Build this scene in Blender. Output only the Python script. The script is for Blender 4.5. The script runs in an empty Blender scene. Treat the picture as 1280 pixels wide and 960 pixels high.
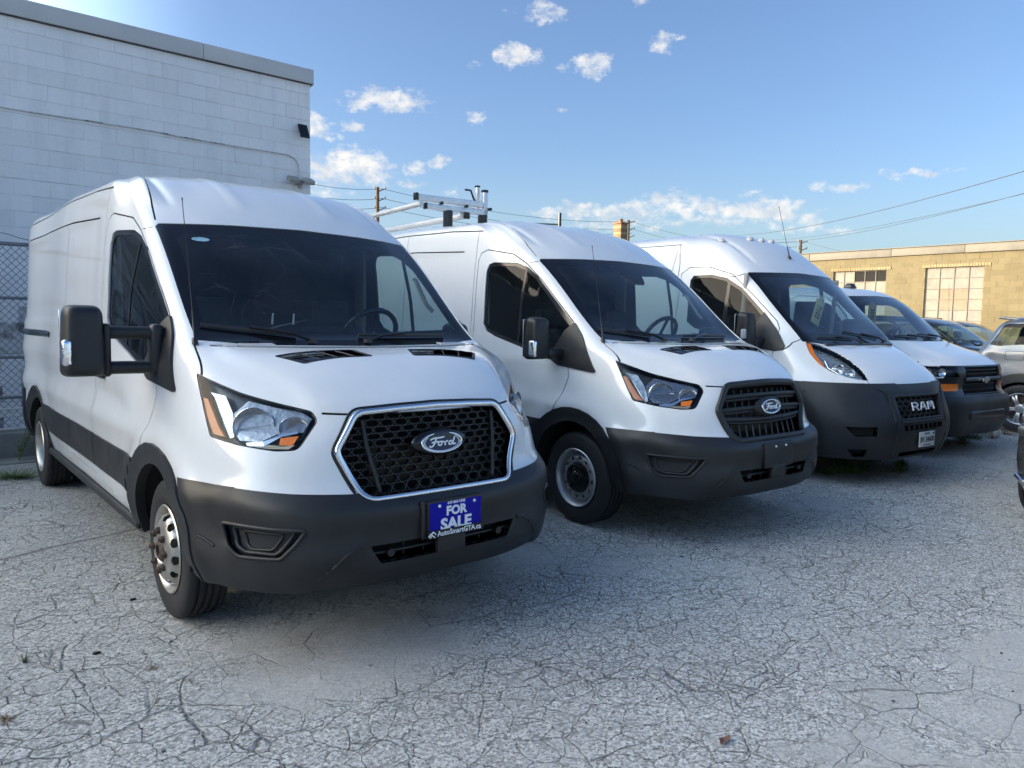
import bpy, bmesh, math, random
import numpy as np
from mathutils import Vector, Matrix
from mathutils.bvhtree import BVHTree

random.seed(7)
C = bpy.context
D = bpy.data
SC = C.scene
COL = SC.collection
PI = math.pi
rad = math.radians

# ------------------------------------------------------------------ camera
CAM = np.array([-2.00848, -3.93066, 1.52160])
YAW, PITCH, ROLL, FPX = 0.696131, -0.0828591, -0.0177454, 935.52


def cam_axes():
    cy, sy = math.cos(YAW), math.sin(YAW)
    cp, sp = math.cos(PITCH), math.sin(PITCH)
    f = np.array([sy * cp, cy * cp, sp])
    r = np.array([cy, -sy, 0.0])
    d = np.cross(f, r)
    cr, sr = math.cos(ROLL), math.sin(ROLL)
    return np.array([cr * r + sr * d, -sr * r + cr * d, f])


CAX = cam_axes()
cam_data = D.cameras.new('camera')
cam = D.objects.new('camera', cam_data)
COL.objects.link(cam)
m = Matrix.Identity(4)
for i in range(3):
    m[i][0] = CAX[0][i]
    m[i][1] = -CAX[1][i]
    m[i][2] = -CAX[2][i]
    m[i][3] = CAM[i]
cam.matrix_world = m
cam_data.sensor_width = 36
cam_data.lens = 36 * FPX / 1280
cam_data.clip_start = 0.05
cam_data.clip_end = 2000
SC.camera = cam
SC.render.resolution_x = 1024
SC.render.resolution_y = 768
SC.view_settings.view_transform = 'Standard'
SC.view_settings.look = 'None'
SC.view_settings.gamma = 1
SC.view_settings.exposure = 3.05

# ------------------------------------------------------------------ sun + sky
SUN_EL = rad(11.5)
SUN_AZ = rad(-52)            # from +y, clockwise seen from above
sun_dir = Vector((math.sin(SUN_AZ) * math.cos(SUN_EL), math.cos(SUN_AZ) * math.cos(SUN_EL), math.sin(SUN_EL)))
sd = D.lights.new('sun', 'SUN')
sd.energy = 1.15
sd.angle = rad(0.5)
sd.color = (1.0, 0.83, 0.60)
so = D.objects.new('sun', sd)
COL.objects.link(so)
so.rotation_euler = sun_dir.to_track_quat('Z', 'Y').to_euler()


def ray_dir(u, v):
    q = CAX.T @ np.array([(u - 640) / FPX, (v - 480) / FPX, 1.0])
    return q / np.linalg.norm(q)


class NT:
    """tiny node-tree helper"""

    def __init__(s, tree):
        s.t = tree
        s.n = tree.nodes
        s.l = tree.links

    def add(s, typ, ins=None, **kw):
        n = s.n.new(typ)
        for k, v in kw.items():
            setattr(n, k, v)
        if ins:
            for k, v in ins.items():
                sock = n.inputs[k]
                if hasattr(v, 'is_output') or isinstance(v, bpy.types.NodeSocket):
                    s.l.new(v, sock)
                else:
                    sock.default_value = v
        return n

    def math(s, op, a, b=0.0, c=None, clamp=False):
        n = s.add('ShaderNodeMath', operation=op, use_clamp=clamp)
        for i, v in enumerate((a, b, c)):
            if v is None:
                continue
            if isinstance(v, bpy.types.NodeSocket):
                s.l.new(v, n.inputs[i])
            else:
                n.inputs[i].default_value = v
        return n.outputs[0]

    def vmath(s, op, a, b=None, out=0):
        n = s.add('ShaderNodeVectorMath', operation=op)
        for i, v in enumerate((a, b)):
            if v is None:
                continue
            if isinstance(v, bpy.types.NodeSocket):
                s.l.new(v, n.inputs[i])
            else:
                n.inputs[i].default_value = v
        return n.outputs[out]

    def noise(s, vec, scale, detail=3, rough=0.5, out='Fac', dist=0.0):
        n = s.add('ShaderNodeTexNoise', {'Scale': scale, 'Detail': detail, 'Roughness': rough, 'Distortion': dist})
        if vec is not None:
            s.l.new(vec, n.inputs['Vector'])
        return n.outputs[out]

    def vor(s, vec, scale, feature='F1', out='Distance', rnd=1.0):
        n = s.add('ShaderNodeTexVoronoi', {'Scale': scale, 'Randomness': rnd}, feature=feature)
        s.l.new(vec, n.inputs['Vector'])
        return n.outputs[out]

    def ramp(s, fac, stops, interp='LINEAR'):
        n = s.add('ShaderNodeValToRGB')
        cr = n.color_ramp
        cr.interpolation = interp
        while len(cr.elements) < len(stops):
            cr.elements.new(0.5)
        for e, (p, c) in zip(cr.elements, stops):
            e.position = p
            e.color = c if len(c) == 4 else (*c, 1)
        s.l.new(fac, n.inputs[0])
        return n.outputs[0]

    def mix(s, fac, a, b, blend='MIX'):
        n = s.add('ShaderNodeMix', data_type='RGBA', blend_type=blend)
        for i, v in ((0, fac), (6, a), (7, b)):
            if isinstance(v, bpy.types.NodeSocket):
                s.l.new(v, n.inputs[i])
            else:
                n.inputs[i].default_value = v if i == 0 else ((*v, 1) if len(v) == 3 else v)
        return n.outputs[2]

    def mapr(s, v, a, b, c=0.0, d=1.0, smooth=False):
        n = s.add('ShaderNodeMapRange', {'From Min': a, 'From Max': b, 'To Min': c, 'To Max': d})
        if smooth:
            n.interpolation_type = 'SMOOTHSTEP'
        s.l.new(v, n.inputs['Value'])
        return n.outputs[0]


world = D.worlds.new('World')
SC.world = world
world.use_nodes = True
w = NT(world.node_tree)
w.n.clear()
sky = w.add('ShaderNodeTexSky')
sky.sky_type = 'NISHITA'
sky.sun_disc = False
sky.sun_elevation = SUN_EL
sky.sun_rotation = SUN_AZ
sky.altitude = 100
sky.air_density = 1.0
sky.dust_density = 2.0
sky.ozone_density = 2.2
SKY_K = 0.15
tc = w.add('ShaderNodeTexCoord').outputs['Generated']
sep = w.add('ShaderNodeSeparateXYZ', {0: tc})
az = w.math('ARCTAN2', sep.outputs[0], sep.outputs[1])
el = w.math('ARCSINE', sep.outputs[2])
ae = w.add('ShaderNodeCombineXYZ', {0: az, 1: el, 2: 0.0}).outputs[0]
warp = w.vmath('MULTIPLY', w.vmath('SUBTRACT', w.noise(ae, 26, 5, 0.62, 'Color'), (0.5, 0.5, 0.5)), (0.055, 0.036, 0))
aew = w.vmath('ADD', ae, warp)
CLOUDS = [(483, 126, 50, 15, 1), (520, 120, 20, 9, .6), (648, 69, 26, 12, 1), (738, 80, 22, 13, .9), (712, 84, 12, 8, .5), (827, 56, 17, 12, .85), (853, 48, 8, 5, .6),
          (685, 18, 24, 11, .75), (640, 14, 12, 6, .3), (800, 2, 14, 4, .5), (597, 148, 13, 9, .8), (440, 203, 46, 15, 1), (410, 215, 40, 18, .9), (470, 215, 25, 18, .8),
          (520, 209, 16, 9, .7), (546, 203, 12, 8, .9), (398, 160, 20, 18, .9), (437, 158, 15, 8, .8), (571, 244, 8, 7, .7), (405, 240, 30, 6, .6), (515, 228, 18, 6, .5),
          (705, 138, 10, 4, .45), (590, 80, 10, 5, .25), (690, 268, 30, 9, .7), (722, 262, 22, 11, .9), (758, 266, 26, 10, .85), (795, 262, 34, 12, .75), (835, 255, 38, 14, .8), (845, 236, 11, 5, .6),
          (880, 262, 50, 12, .85), (935, 265, 46, 14, .95), (975, 262, 30, 14, 1.0), (1010, 270, 26, 10, .7), (1000, 283, 70, 8, .5), (900, 278, 90, 9, .6), (780, 280, 80, 9, .6), (1045, 235, 32, 7, .75), (1155, 217, 52, 5, .7), (1130, 222, 24, 4, .5), (940, 242, 12, 5, .5)]
acc = None
for (u, v, sx, sy, a) in CLOUDS:
    d = ray_dir(u, v)
    a0, e0 = math.atan2(d[0], d[1]), math.asin(d[2])
    k = 1.12 / FPX * (1 - 0.25 * abs(u - 640) / 640)
    q = w.vmath('MULTIPLY', w.vmath('SUBTRACT', aew, (a0, e0, 0)), (1 / (sx * k * 1.25), 1 / (sy * k * 1.25), 0))
    g = w.math('MULTIPLY', w.math('SUBTRACT', 1.0, w.vmath('DOT_PRODUCT', q, q, out=1), clamp=True), a)
    acc = g if acc is None else w.math('MAXIMUM', acc, g)
# the same kind of scattered clouds go on all round, outside the part in view
inview = w.math('LESS_THAN', w.math('ABSOLUTE', w.math('SUBTRACT', az, YAW)), 0.66)
low = w.math('LESS_THAN', el, 0.62)
away = w.math('SUBTRACT', 1.0, w.math('MULTIPLY', inview, low))
scat = w.mapr(w.noise(w.vmath('MULTIPLY', ae, (1, 2.2, 1)), 3.4, 7, 0.66), 0.55, 0.78)
scat = w.math('MULTIPLY', w.math('MULTIPLY', scat, w.math('MULTIPLY', away, 0.8)), w.mapr(el, 0.02, 0.1))
acc = w.math('MAXIMUM', acc, scat)
fine = w.noise(w.vmath('MULTIPLY', ae, (1, 1.6, 1)), 52, 8, 0.66)
dens = w.math('ADD', acc, w.math('MULTIPLY', w.math('SUBTRACT', fine, 0.5), 2.2))
dens = w.math('MULTIPLY', w.mapr(dens, 0.22, 1.05, 0, 1, True), w.mapr(acc, 0.0, 0.22, 0, 0.92))
lit = w.noise(w.vmath('ADD', ae, (0.01, -0.012, 0)), 34, 4, 0.6)
ccol = w.mix(w.mapr(lit, 0.35, 0.66), (0.52, 0.58, 0.66), (0.90, 0.86, 0.81))
# sky graded by sun angle: glow added to light the shaded vans, rest darkened
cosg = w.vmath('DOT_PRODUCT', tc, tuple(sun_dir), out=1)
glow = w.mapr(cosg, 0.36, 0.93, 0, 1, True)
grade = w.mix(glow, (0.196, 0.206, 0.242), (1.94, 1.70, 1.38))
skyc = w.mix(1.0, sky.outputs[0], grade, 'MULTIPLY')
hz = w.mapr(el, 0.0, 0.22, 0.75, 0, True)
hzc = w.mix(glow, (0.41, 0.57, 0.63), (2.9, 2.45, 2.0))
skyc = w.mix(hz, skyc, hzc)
skyc = w.mix(1.0, skyc, (6.3, 5.5, 4.5), 'DARKEN')      # caps sky brightness so the windows mirror less of the added glow
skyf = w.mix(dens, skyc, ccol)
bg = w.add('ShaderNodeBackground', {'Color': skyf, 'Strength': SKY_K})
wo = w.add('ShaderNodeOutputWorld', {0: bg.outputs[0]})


# ------------------------------------------------------------------ materials
def mat(name):
    mt = D.materials.new(name)
    mt.use_nodes = True
    t = NT(mt.node_tree)
    b = t.n['Principled BSDF']
    return mt, t, b


def simple(name, col, rough=0.5, metal=0.0, coat=0.0, var=0.0, vscale=8, bump=0.0, bscale=60, spec=0.5, bdist=0.01, emis=0):
    mt, t, b = mat(name)
    b.inputs['Base Color'].default_value = (*col, 1)
    b.inputs['Roughness'].default_value = rough
    b.inputs['Metallic'].default_value = metal
    b.inputs['Coat Weight'].default_value = coat
    b.inputs['Coat Roughness'].default_value = 0.06
    b.inputs['Specular IOR Level'].default_value = spec
    oc = t.add('ShaderNodeTexCoord').outputs['Object']
    if var:
        nz = t.noise(oc, vscale, 5, 0.6)
        c = t.mix(t.mapr(nz, 0.3, 0.7), tuple(x * (1 - var) for x in col), tuple(min(1, x * (1 + var)) for x in col))
        t.l.new(c, b.inputs['Base Color'])
        t.l.new(t.mapr(nz, 0.3, 0.7, max(0.02, rough - 0.12 * (var > 0)), rough + 0.1), b.inputs['Roughness'])
    if bump:
        bn = t.add('ShaderNodeBump', {'Height': t.noise(oc, bscale, 3, 0.6), 'Strength': bump, 'Distance': bdist})
        t.l.new(bn.outputs[0], b.inputs['Normal'])
    return mt


def paint(name, col, dirt=0.35, rough=0.28, metal=0.0):
    """car paint with a film of road dust, heavier low down, and a little orange peel"""
    mt, t, b = mat(name)
    oc = t.add('ShaderNodeTexCoord').outputs['Object']
    sp = t.add('ShaderNodeSeparateXYZ', {0: oc})
    n1 = t.noise(oc, 2.2, 5, 0.62)
    n2 = t.noise(t.vmath('MULTIPLY', oc, (7, 7, 0.8)), 2.0, 4, 0.6)
    film = t.math('MULTIPLY', t.mapr(t.math('ADD', t.math('MULTIPLY', n1, 0.6), t.math('MULTIPLY', n2, 0.4)), 0.35, 0.7), t.mapr(sp.outputs[2], 0.3, 1.5, 1.0, 0.35))
    film = t.math('MULTIPLY', film, dirt)
    c = t.mix(film, col, (0.42, 0.39, 0.34))
    t.l.new(c, b.inputs['Base Color'])
    t.l.new(t.math('ADD', t.math('MULTIPLY', film, 0.5), rough), b.inputs['Roughness'])
    b.inputs['Metallic'].default_value = metal
    b.inputs['Coat Weight'].default_value = 0.9
    t.l.new(t.mapr(film, 0, 0.4, 0.03, 0.25), b.inputs['Coat Roughness'])
    bn = t.add('ShaderNodeBump', {'Height': t.noise(oc, 2.3, 2, 0.4), 'Strength': 0.25, 'Distance': 0.012})
    t.l.new(bn.outputs[0], b.inputs['Normal'])
    t.l.new(bn.outputs[0], b.inputs['Coat Normal'])
    return mt


def glass(name, tint, refl=0.04, dust=0.06, scratch=False, ior=1.5):
    mt, t, b = mat(name)
    t.n.remove(b)
    out = t.n['Material Output']
    oc = t.add('ShaderNodeTexCoord').outputs['Object']
    tr = t.add('ShaderNodeBsdfTransparent', {'Color': (*tint, 1)})
    gl = t.add('ShaderNodeBsdfGlossy', {'Color': (0.93, 0.96, 1, 1), 'Roughness': 0.015})
    bf = t.add('ShaderNodeNewGeometry').outputs['Backfacing']
    fr = t.add('ShaderNodeFresnel', {'IOR': t.mapr(bf, 0, 1, ior, 1 / ior)})
    f = t.math('ADD', fr.outputs[0], refl, clamp=True)
    m1 = t.add('ShaderNodeMixShader', {0: f, 1: tr.outputs[0], 2: gl.outputs[0]})
    df = t.add('ShaderNodeBsdfDiffuse', {'Color': (0.5, 0.5, 0.48, 1)})
    n = t.noise(oc, 3.0, 6, 0.65)
    sp = t.noise(oc, 120, 2, 0.5)
    d = t.math('ADD', t.mapr(n, 0.35, 0.75, 0, dust), t.mapr(sp, 0.74, 0.78, 0, 0.25))
    if scratch:
        # long fine swirling scratches and dried runs
        acc = None
        for k, (rx, sc) in enumerate(((0.5, 1.0), (-0.6, 1.4), (1.2, 0.8))):
            mp = t.add('ShaderNodeMapping', {'Vector': oc})
            mp.inputs['Rotation'].default_value = (0, rx, 0.3 * k)
            wv = t.add('ShaderNodeTexVoronoi', {'Vector': mp.outputs[0], 'Scale': 3.6 * sc}, feature='DISTANCE_TO_EDGE')
            line = t.mapr(wv.outputs['Distance'], 0.0, 0.0035, 1, 0)
            line = t.math('MULTIPLY', line, t.mapr(t.noise(mp.outputs[0], 3.5, 2), 0.48, 0.66))
            acc = line if acc is None else t.math('MAXIMUM', acc, line)
        d = t.math('ADD', d, t.math('MULTIPLY', acc, 0.2))
    m2 = t.add('ShaderNodeMixShader', {0: d, 1: m1.outputs[0], 2: df.outputs[0]})
    t.l.new(m2.outputs[0], out.inputs[0])
    return mt


M = {}
M['white'] = paint('white_paint', (0.76, 0.765, 0.77), 0.30)
M['white2'] = paint('white_paint_second', (0.76, 0.765, 0.77), 0.22)
M['silver'] = paint('silver_paint', (0.155, 0.165, 0.185), 0.08, 0.32, 0.5)
M['black_paint'] = paint('black_paint', (0.012, 0.013, 0.018), 0.12, 0.25)
M['plastic'] = simple('black_grained_plastic', (0.013, 0.0135, 0.015), 0.50, var=0.45, vscale=3.5, bump=0.15, bscale=300, bdist=0.002)
M['plastic_dusty'] = simple('dusty_black_plastic', (0.019, 0.020, 0.022), 0.55, var=0.45, vscale=3, bump=0.12, bscale=300, bdist=0.002)
M['gloss_black'] = simple('gloss_black', (0.006, 0.006, 0.007), 0.12)
M['liner'] = simple('inner_panel_grey', (0.02, 0.021, 0.023), 0.8)
M['dark'] = simple('dark_void', (0.006, 0.006, 0.006), 0.9)
M['trim'] = simple('interior_trim', (0.05, 0.052, 0.055), 0.7)
M['trim_light'] = simple('interior_light_trim', (0.30, 0.29, 0.27), 0.7)
M['seat'] = simple('seat_cloth', (0.03, 0.03, 0.033), 0.95)
M['chrome'] = simple('chrome', (0.78, 0.78, 0.78), 0.08, 1.0)
M['badge_silver'] = simple('badge_silver', (0.75, 0.76, 0.78), 0.35, 0.3)
M['chrome_dull'] = simple('satin_chrome', (0.72, 0.72, 0.73), 0.16, 1.0)
M['reflector'] = simple('lamp_reflector', (0.90, 0.90, 0.92), 0.14, 1.0, bump=0.35, bscale=30, bdist=0.012)
M['lamp_tray'] = simple('lamp_cream_tray', (0.42, 0.36, 0.26), 0.35, 0.3)
M['amber'] = simple('amber_plastic', (0.85, 0.20, 0.02), 0.25, bump=0.6, bscale=90, bdist=0.005)
M['amber_dark'] = simple('amber_reflector', (0.48, 0.125, 0.02), 0.3)
M['lamp_black'] = simple('lamp_bezel_black', (0.015, 0.016, 0.02), 0.3)
M['lamp_grey'] = simple('lamp_bezel_grey', (0.42, 0.46, 0.48), 0.28, 0.7, var=0.2, vscale=25)
M['lamp_plate'] = simple('lamp_reflector_shaded', (0.30, 0.31, 0.33), 0.25, 0.9, bump=0.2, bscale=30, bdist=0.012)
M['lamp_house'] = simple('lamp_housing', (0.05, 0.055, 0.065), 0.3, 0.2)
M['clear_lens'] = glass('clear_lens', (0.93, 0.95, 0.96), 0.0, 0.0, False, 1.3)
M['screen'] = glass('windscreen_glass', (0.62, 0.72, 0.73), 0.008, 0.03, True)
M['screen2'] = glass('windscreen_glass_clean', (0.68, 0.78, 0.80), 0.03, 0.03)
M['side_glass'] = glass('side_glass', (0.50, 0.61, 0.61), 0.0, 0.01, False, 1.25)
M['rubber'] = simple('tyre_rubber', (0.016, 0.016, 0.017), 0.72, var=0.35, vscale=14, bump=0.3, bscale=120, bdist=0.003)
M['steel_rim'] = simple('wheel_steel_rusty', (0.44, 0.42, 0.38), 0.38, 0.75, var=0.3, vscale=9)
M['steel_rim2'] = simple('wheel_steel_silver', (0.42, 0.42, 0.42), 0.42, 0.7, var=0.15, vscale=9)
M['rust'] = simple('rusty_iron', (0.10, 0.07, 0.055), 0.7, 0.4, var=0.5, vscale=40)
M['alloy'] = simple('alloy_wheel', (0.55, 0.56, 0.58), 0.3, 0.8)
M['radiator'] = simple('radiator_fins', (0.07, 0.055, 0.04), 0.6, 0.4, var=0.4, vscale=30)
M['blue'] = simple('sign_blue', (0.010, 0.009, 0.30), 0.6, spec=0.15)
M['badge_blue'] = simple('badge_blue', (0.008, 0.018, 0.06), 0.35)
M['sign_white'] = simple('sign_white', (0.85, 0.85, 0.85), 0.35)
M['plate_white'] = simple('plate_white', (0.62, 0.62, 0.58), 0.45, var=0.08, vscale=30)
M['ink'] = simple('plate_ink', (0.02, 0.025, 0.05), 0.5)
M['yellow'] = simple('yellow_tag_card', (0.72, 0.60, 0.22), 0.7, var=0.15, vscale=20)
M['aluminium'] = simple('rack_aluminium', (0.66, 0.67, 0.68), 0.38, 0.55, var=0.12, vscale=12)
M['rack_white'] = simple('rack_white', (0.62, 0.62, 0.62), 0.4, 0.1, var=0.1)
M['galv'] = simple('galvanised_wire', (0.20, 0.21, 0.23), 0.5, 0.5)
M['concrete'] = simple('concrete', (0.28, 0.27, 0.25), 0.9, var=0.25, vscale=3, bump=0.4, bscale=40)
M['wood'] = simple('pole_wood', (0.10, 0.075, 0.055), 0.9, var=0.3, vscale=6, bump=0.5, bscale=30)
M['wire'] = simple('cable_black', (0.05, 0.055, 0.07), 0.7)
M['grey_metal'] = simple('grey_fascia', (0.47, 0.47, 0.47), 0.6, 0.0, var=0.08, vscale=1.5)
M['brown_metal'] = simple('weathered_fascia', (0.17, 0.155, 0.125), 0.65, var=0.25, vscale=2.5)
M['white_lamp'] = simple('marker_lamp_clear', (0.42, 0.43, 0.46), 0.15)
M['leaf'] = simple('weed_green', (0.075, 0.12, 0.03), 0.6, var=0.4, vscale=20)
M['drygrass'] = simple('weed_dry', (0.16, 0.11, 0.06), 0.8, var=0.4, vscale=20)
M['stone'] = simple('stone_grey', (0.12, 0.12, 0.12), 0.9, var=0.3)
M['deadleaf'] = simple('dead_leaf', (0.16, 0.08, 0.05), 0.7, var=0.3, vscale=60)
M['interior_room'] = simple('dark_room', (0.012, 0.011, 0.010), 0.9)
M['sticker'] = simple('screen_sticker', (0.25, 0.42, 0.5), 0.4, var=0.4, vscale=60)


def wall_paint(name, c1, c2, c3, sc=1.0, crack=0.0, var=0.03):
    mt, t, b = mat(name)
    oc = t.add('ShaderNodeNewGeometry').outputs['Position']
    oi = t.add('ShaderNodeObjectInfo').outputs['Random']
    n1 = t.noise(oc, 0.7 * sc, 6, 0.6)
    n2 = t.noise(t.vmath('MULTIPLY', oc, (3, 3, 0.5)), 1.5 * sc, 5, 0.6)
    n3 = t.noise(oc, 25 * sc, 4, 0.7)
    c = t.mix(t.mapr(n1, 0.35, 0.7), c1, c2)
    c = t.mix(t.mapr(n2, 0.5, 0.75, 0, 0.5), c, c3)
    c = t.mix(t.mapr(n3, 0.35, 0.7, 0.0, 0.28), c, c3)
    c = t.mix(1.0, c, t.add('ShaderNodeCombineColor', {0: t.mapr(oi, 0, 1, 1 - var, 1 + var), 1: t.mapr(oi, 0, 1, 1 - var, 1 + var), 2: t.mapr(oi, 0, 1, 1 - var * 1.2, 1 + var * 1.1)}).outputs[0], 'MULTIPLY')
    if crack:
        nc = t.noise(oc, 1.7, 5, 0.7)
        c = t.mix(t.mapr(nc, 0.52, 0.60, 0, crack), c, (0.05, 0.05, 0.052))
    t.l.new(c, b.inputs['Base Color'])
    b.inputs['Roughness'].default_value = 0.85
    bn = t.add('ShaderNodeBump', {'Height': t.math('ADD', n3, t.noise(oc, 90 * sc, 2)), 'Strength': 0.35, 'Distance': 0.008})
    t.l.new(bn.outputs[0], b.inputs['Normal'])
    return mt


M['white_block'] = wall_paint('white_painted_block', (0.80, 0.80, 0.80), (0.72, 0.73, 0.735), (0.58, 0.59, 0.60))
M['white_joint'] = wall_paint('white_painted_joint', (0.66, 0.66, 0.66), (0.50, 0.50, 0.50), (0.25, 0.25, 0.25), 3, 0.9)
M['tan_block'] = wall_paint('tan_block', (0.190, 0.158, 0.085), (0.168, 0.136, 0.070), (0.12, 0.094, 0.052), var=0.09)
M['tan_joint'] = wall_paint('tan_joint', (0.25, 0.21, 0.125), (0.22, 0.18, 0.10), (0.10, 0.08, 0.045))
M['lintel'] = wall_paint('lintel_brick', (0.36, 0.29, 0.165), (0.29, 0.205, 0.10), (0.20, 0.13, 0.07))
M['pane_paint'] = wall_paint('painted_pane', (0.30, 0.285, 0.24), (0.225, 0.22, 0.20), (0.18, 0.14, 0.10), 4)
M['pane_tan'] = wall_paint('stained_pane', (0.28, 0.24, 0.175), (0.24, 0.195, 0.135), (0.18, 0.13, 0.09), 4)
M['red_brick'] = wall_paint('chimney_brick', (0.30, 0.17, 0.09), (0.24, 0.13, 0.07), (0.16, 0.10, 0.07), 4)


def asphalt():
    mt, t, b = mat('cracked_asphalt')
    P = t.add('ShaderNodeNewGeometry').outputs['Position']
    sp = t.add('ShaderNodeSeparateXYZ', {0: P})
    P2 = t.add('ShaderNodeCombineXYZ', {0: sp.outputs[0], 1: sp.outputs[1], 2: 0.0}).outputs[0]
    wv = t.vmath('MULTIPLY', t.vmath('SUBTRACT', t.noise(P2, 3.0, 5, 0.6, 'Color'), (0.5, 0.5, 0.5)), (0.13, 0.13, 0))
    wf = t.vmath('MULTIPLY', t.vmath('SUBTRACT', t.noise(P2, 22, 4, 0.7, 'Color'), (0.5, 0.5, 0.5)), (0.022, 0.022, 0))
    Q = t.vmath('ADD', t.vmath('ADD', P2, wv), wf)
    big = t.vor(Q, 2.8, 'DISTANCE_TO_EDGE')
    mid = t.vor(t.vmath('ADD', Q, (7.3, 2.1, 0)), 7.2, 'DISTANCE_TO_EDGE')
    sml = t.vor(t.vmath('ADD', Q, (3.3, 9.1, 0)), 15.0, 'DISTANCE_TO_EDGE')
    pm = t.noise(P2, 0.55, 4, 0.55)             # where cracking is dense
    ps = t.noise(t.vmath('ADD', P2, (11, 5, 0)), 0.8, 4, 0.6)   # sandy bald patches
    wn = t.noise(P2, 2.4, 4, 0.6)
    wid = t.mapr(wn, 0.35, 0.7, 0.006, 0.015)
    c1 = t.math('SUBTRACT', 1.0, t.math('DIVIDE', big, wid), clamp=True)
    c2 = t.math('SUBTRACT', 1.0, t.math('DIVIDE', mid, t.math('MULTIPLY', wid, 1.7)), clamp=True)
    c3 = t.math('SUBTRACT', 1.0, t.math('DIVIDE', sml, t.math('MULTIPLY', wid, 2.2)), clamp=True)
    # the lot is crazed in small cells towards the middle and right, in large plates at the left
    zone = t.mapr(t.math('ADD', sp.outputs[0], t.math('MULTIPLY', t.math('SUBTRACT', pm, 0.5), 3.0)), -1.8, 0.2, 0, 1, True)
    k3 = t.math('MULTIPLY', zone, t.mapr(pm, 0.36, 0.62, 0.1, 0.7))
    c2 = t.math('MULTIPLY', c2, t.mapr(t.noise(P2, 1.3, 3), 0.34, 0.56, 0.55, 1.0))
    crack = t.math('MAXIMUM', t.math('MAXIMUM', t.math('MULTIPLY', c1, t.mapr(wn, 0.4, 0.6, 0.25, 0.95)), c2), t.math('MULTIPLY', c3, k3))
    sand = t.mapr(ps, 0.50, 0.64, 0, 1, True)
    bald = t.mapr(t.math('SUBTRACT', ps, t.math('MULTIPLY', c1, 0.1)), 0.50, 0.62, 0, 0.8, True)
    crack = t.math('MULTIPLY', crack, t.math('SUBTRACT', 1.0, bald))
    # two long plate joints on the left
    for (x0, y0, x1, y1, ww) in ((-3.2, 1.05, 0.9, 2.25, 0.02), (-3.0, 3.7, 1.5, 4.35, 0.018)):
        L = math.hypot(x1 - x0, y1 - y0)
        nx, ny = -(y1 - y0) / L, (x1 - x0) / L
        dd = t.math('ABSOLUTE', t.math('SUBTRACT', t.vmath('DOT_PRODUCT', Q, (nx, ny, 0), out=1), nx * x0 + ny * y0))
        ln = t.mapr(dd, ww * 0.4, ww * 1.6, 0.9, 0)
        ln = t.math('MULTIPLY', ln, t.math('LESS_THAN', sp.outputs[0], x1))
        crack = t.math('MAXIMUM', crack, ln)
    # aggregate
    ag = t.add('ShaderNodeTexVoronoi', {'Vector': P2, 'Scale': 100.0})
    agc = t.add('ShaderNodeSeparateColor', {0: ag.outputs['Color']}).outputs[0]
    ag2 = t.noise(P2, 160, 3, 0.7)
    n_l = t.noise(P2, 0.9, 6, 0.65)
    n_m = t.noise(P2, 5, 5, 0.65)
    base = t.mix(t.mapr(n_l, 0.33, 0.68), (0.425, 0.412, 0.380), (0.535, 0.518, 0.478))
    base = t.mix(t.mapr(n_m, 0.3, 0.7, 0.0, 0.30), base, (0.36, 0.35, 0.33))
    spk = t.math('MULTIPLY', t.mapr(agc, 0.0, 1.0, 0.50, 1.55), t.mapr(ag2, 0.3, 0.7, 0.72, 1.28))
    spk = t.math('ADD', t.math('MULTIPLY', spk, t.mapr(sand, 0, 1, 1.0, 0.45)), t.mapr(sand, 0, 1, 0.0, 0.55))
    col = t.mix(1.0, base, t.add('ShaderNodeCombineColor', {0: spk, 1: spk, 2: spk}).outputs[0], 'MULTIPLY')
    col = t.mix(t.math('MULTIPLY', sand, 0.45), col, (0.50, 0.475, 0.43))
    # oil drips and damp dirt where engines stand
    for (ox, oy, r, s) in ((0.1, -0.5, 0.9, 0.5), (2.95, -0.4, 1.0, 0.55), (0.5, 0.6, 1.1, 0.4), (6.0, -0.3, 1.1, 0.5), (8.3, 0.2, 1.3, 0.5), (3.0, 0.8, 1.1, 0.4), (-0.7, -0.75, 0.35, 0.4)):
        dd = t.vmath('LENGTH', t.vmath('SUBTRACT', Q, (ox, oy, 0)), out=1)
        st = t.math('MULTIPLY', t.mapr(dd, r * 0.3, r, s * 0.7, 0, True), t.mapr(n_m, 0.3, 0.65, 0.3, 1.0))
        dk = t.math('SUBTRACT', 1.0, t.math('MULTIPLY', st, 0.9))
        col = t.mix(1.0, col, t.add('ShaderNodeCombineColor', {0: dk, 1: dk, 2: t.math('SUBTRACT', 1.0, t.math('MULTIPLY', st, 0.95))}).outputs[0], 'MULTIPLY')
    spots = t.mapr(t.vor(P2, 2.2, 'F1'), 0.02, 0.05, 0.8, 0)
    col = t.mix(spots, col, (0.045, 0.044, 0.043))
    ccol = t.mix(t.mapr(n_l, 0.5, 0.7, 0, 0.5), (0.055, 0.052, 0.048), (0.10, 0.10, 0.065))
    col = t.mix(t.math('MULTIPLY', crack, 0.62), col, ccol)
    t.l.new(col, b.inputs['Base Color'])
    b.inputs['Roughness'].default_value = 0.88
    b.inputs['Specular IOR Level'].default_value = 0.3
    h = t.math('ADD', t.math('MULTIPLY', t.math('SUBTRACT', 1.0, crack), 0.9), t.math('MULTIPLY', agc, t.mapr(sand, 0, 1, 0.42, 0.15)))
    h = t.math('ADD', h, t.math('MULTIPLY', n_m, 1.2))
    h = t.math('ADD', h, t.math('MULTIPLY', ag2, 0.25))
    bn = t.add('ShaderNodeBump', {'Height': h, 'Strength': 0.9, 'Distance': 0.014})
    t.l.new(bn.outputs[0], b.inputs['Normal'])
    return mt


M['asphalt'] = asphalt()


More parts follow.
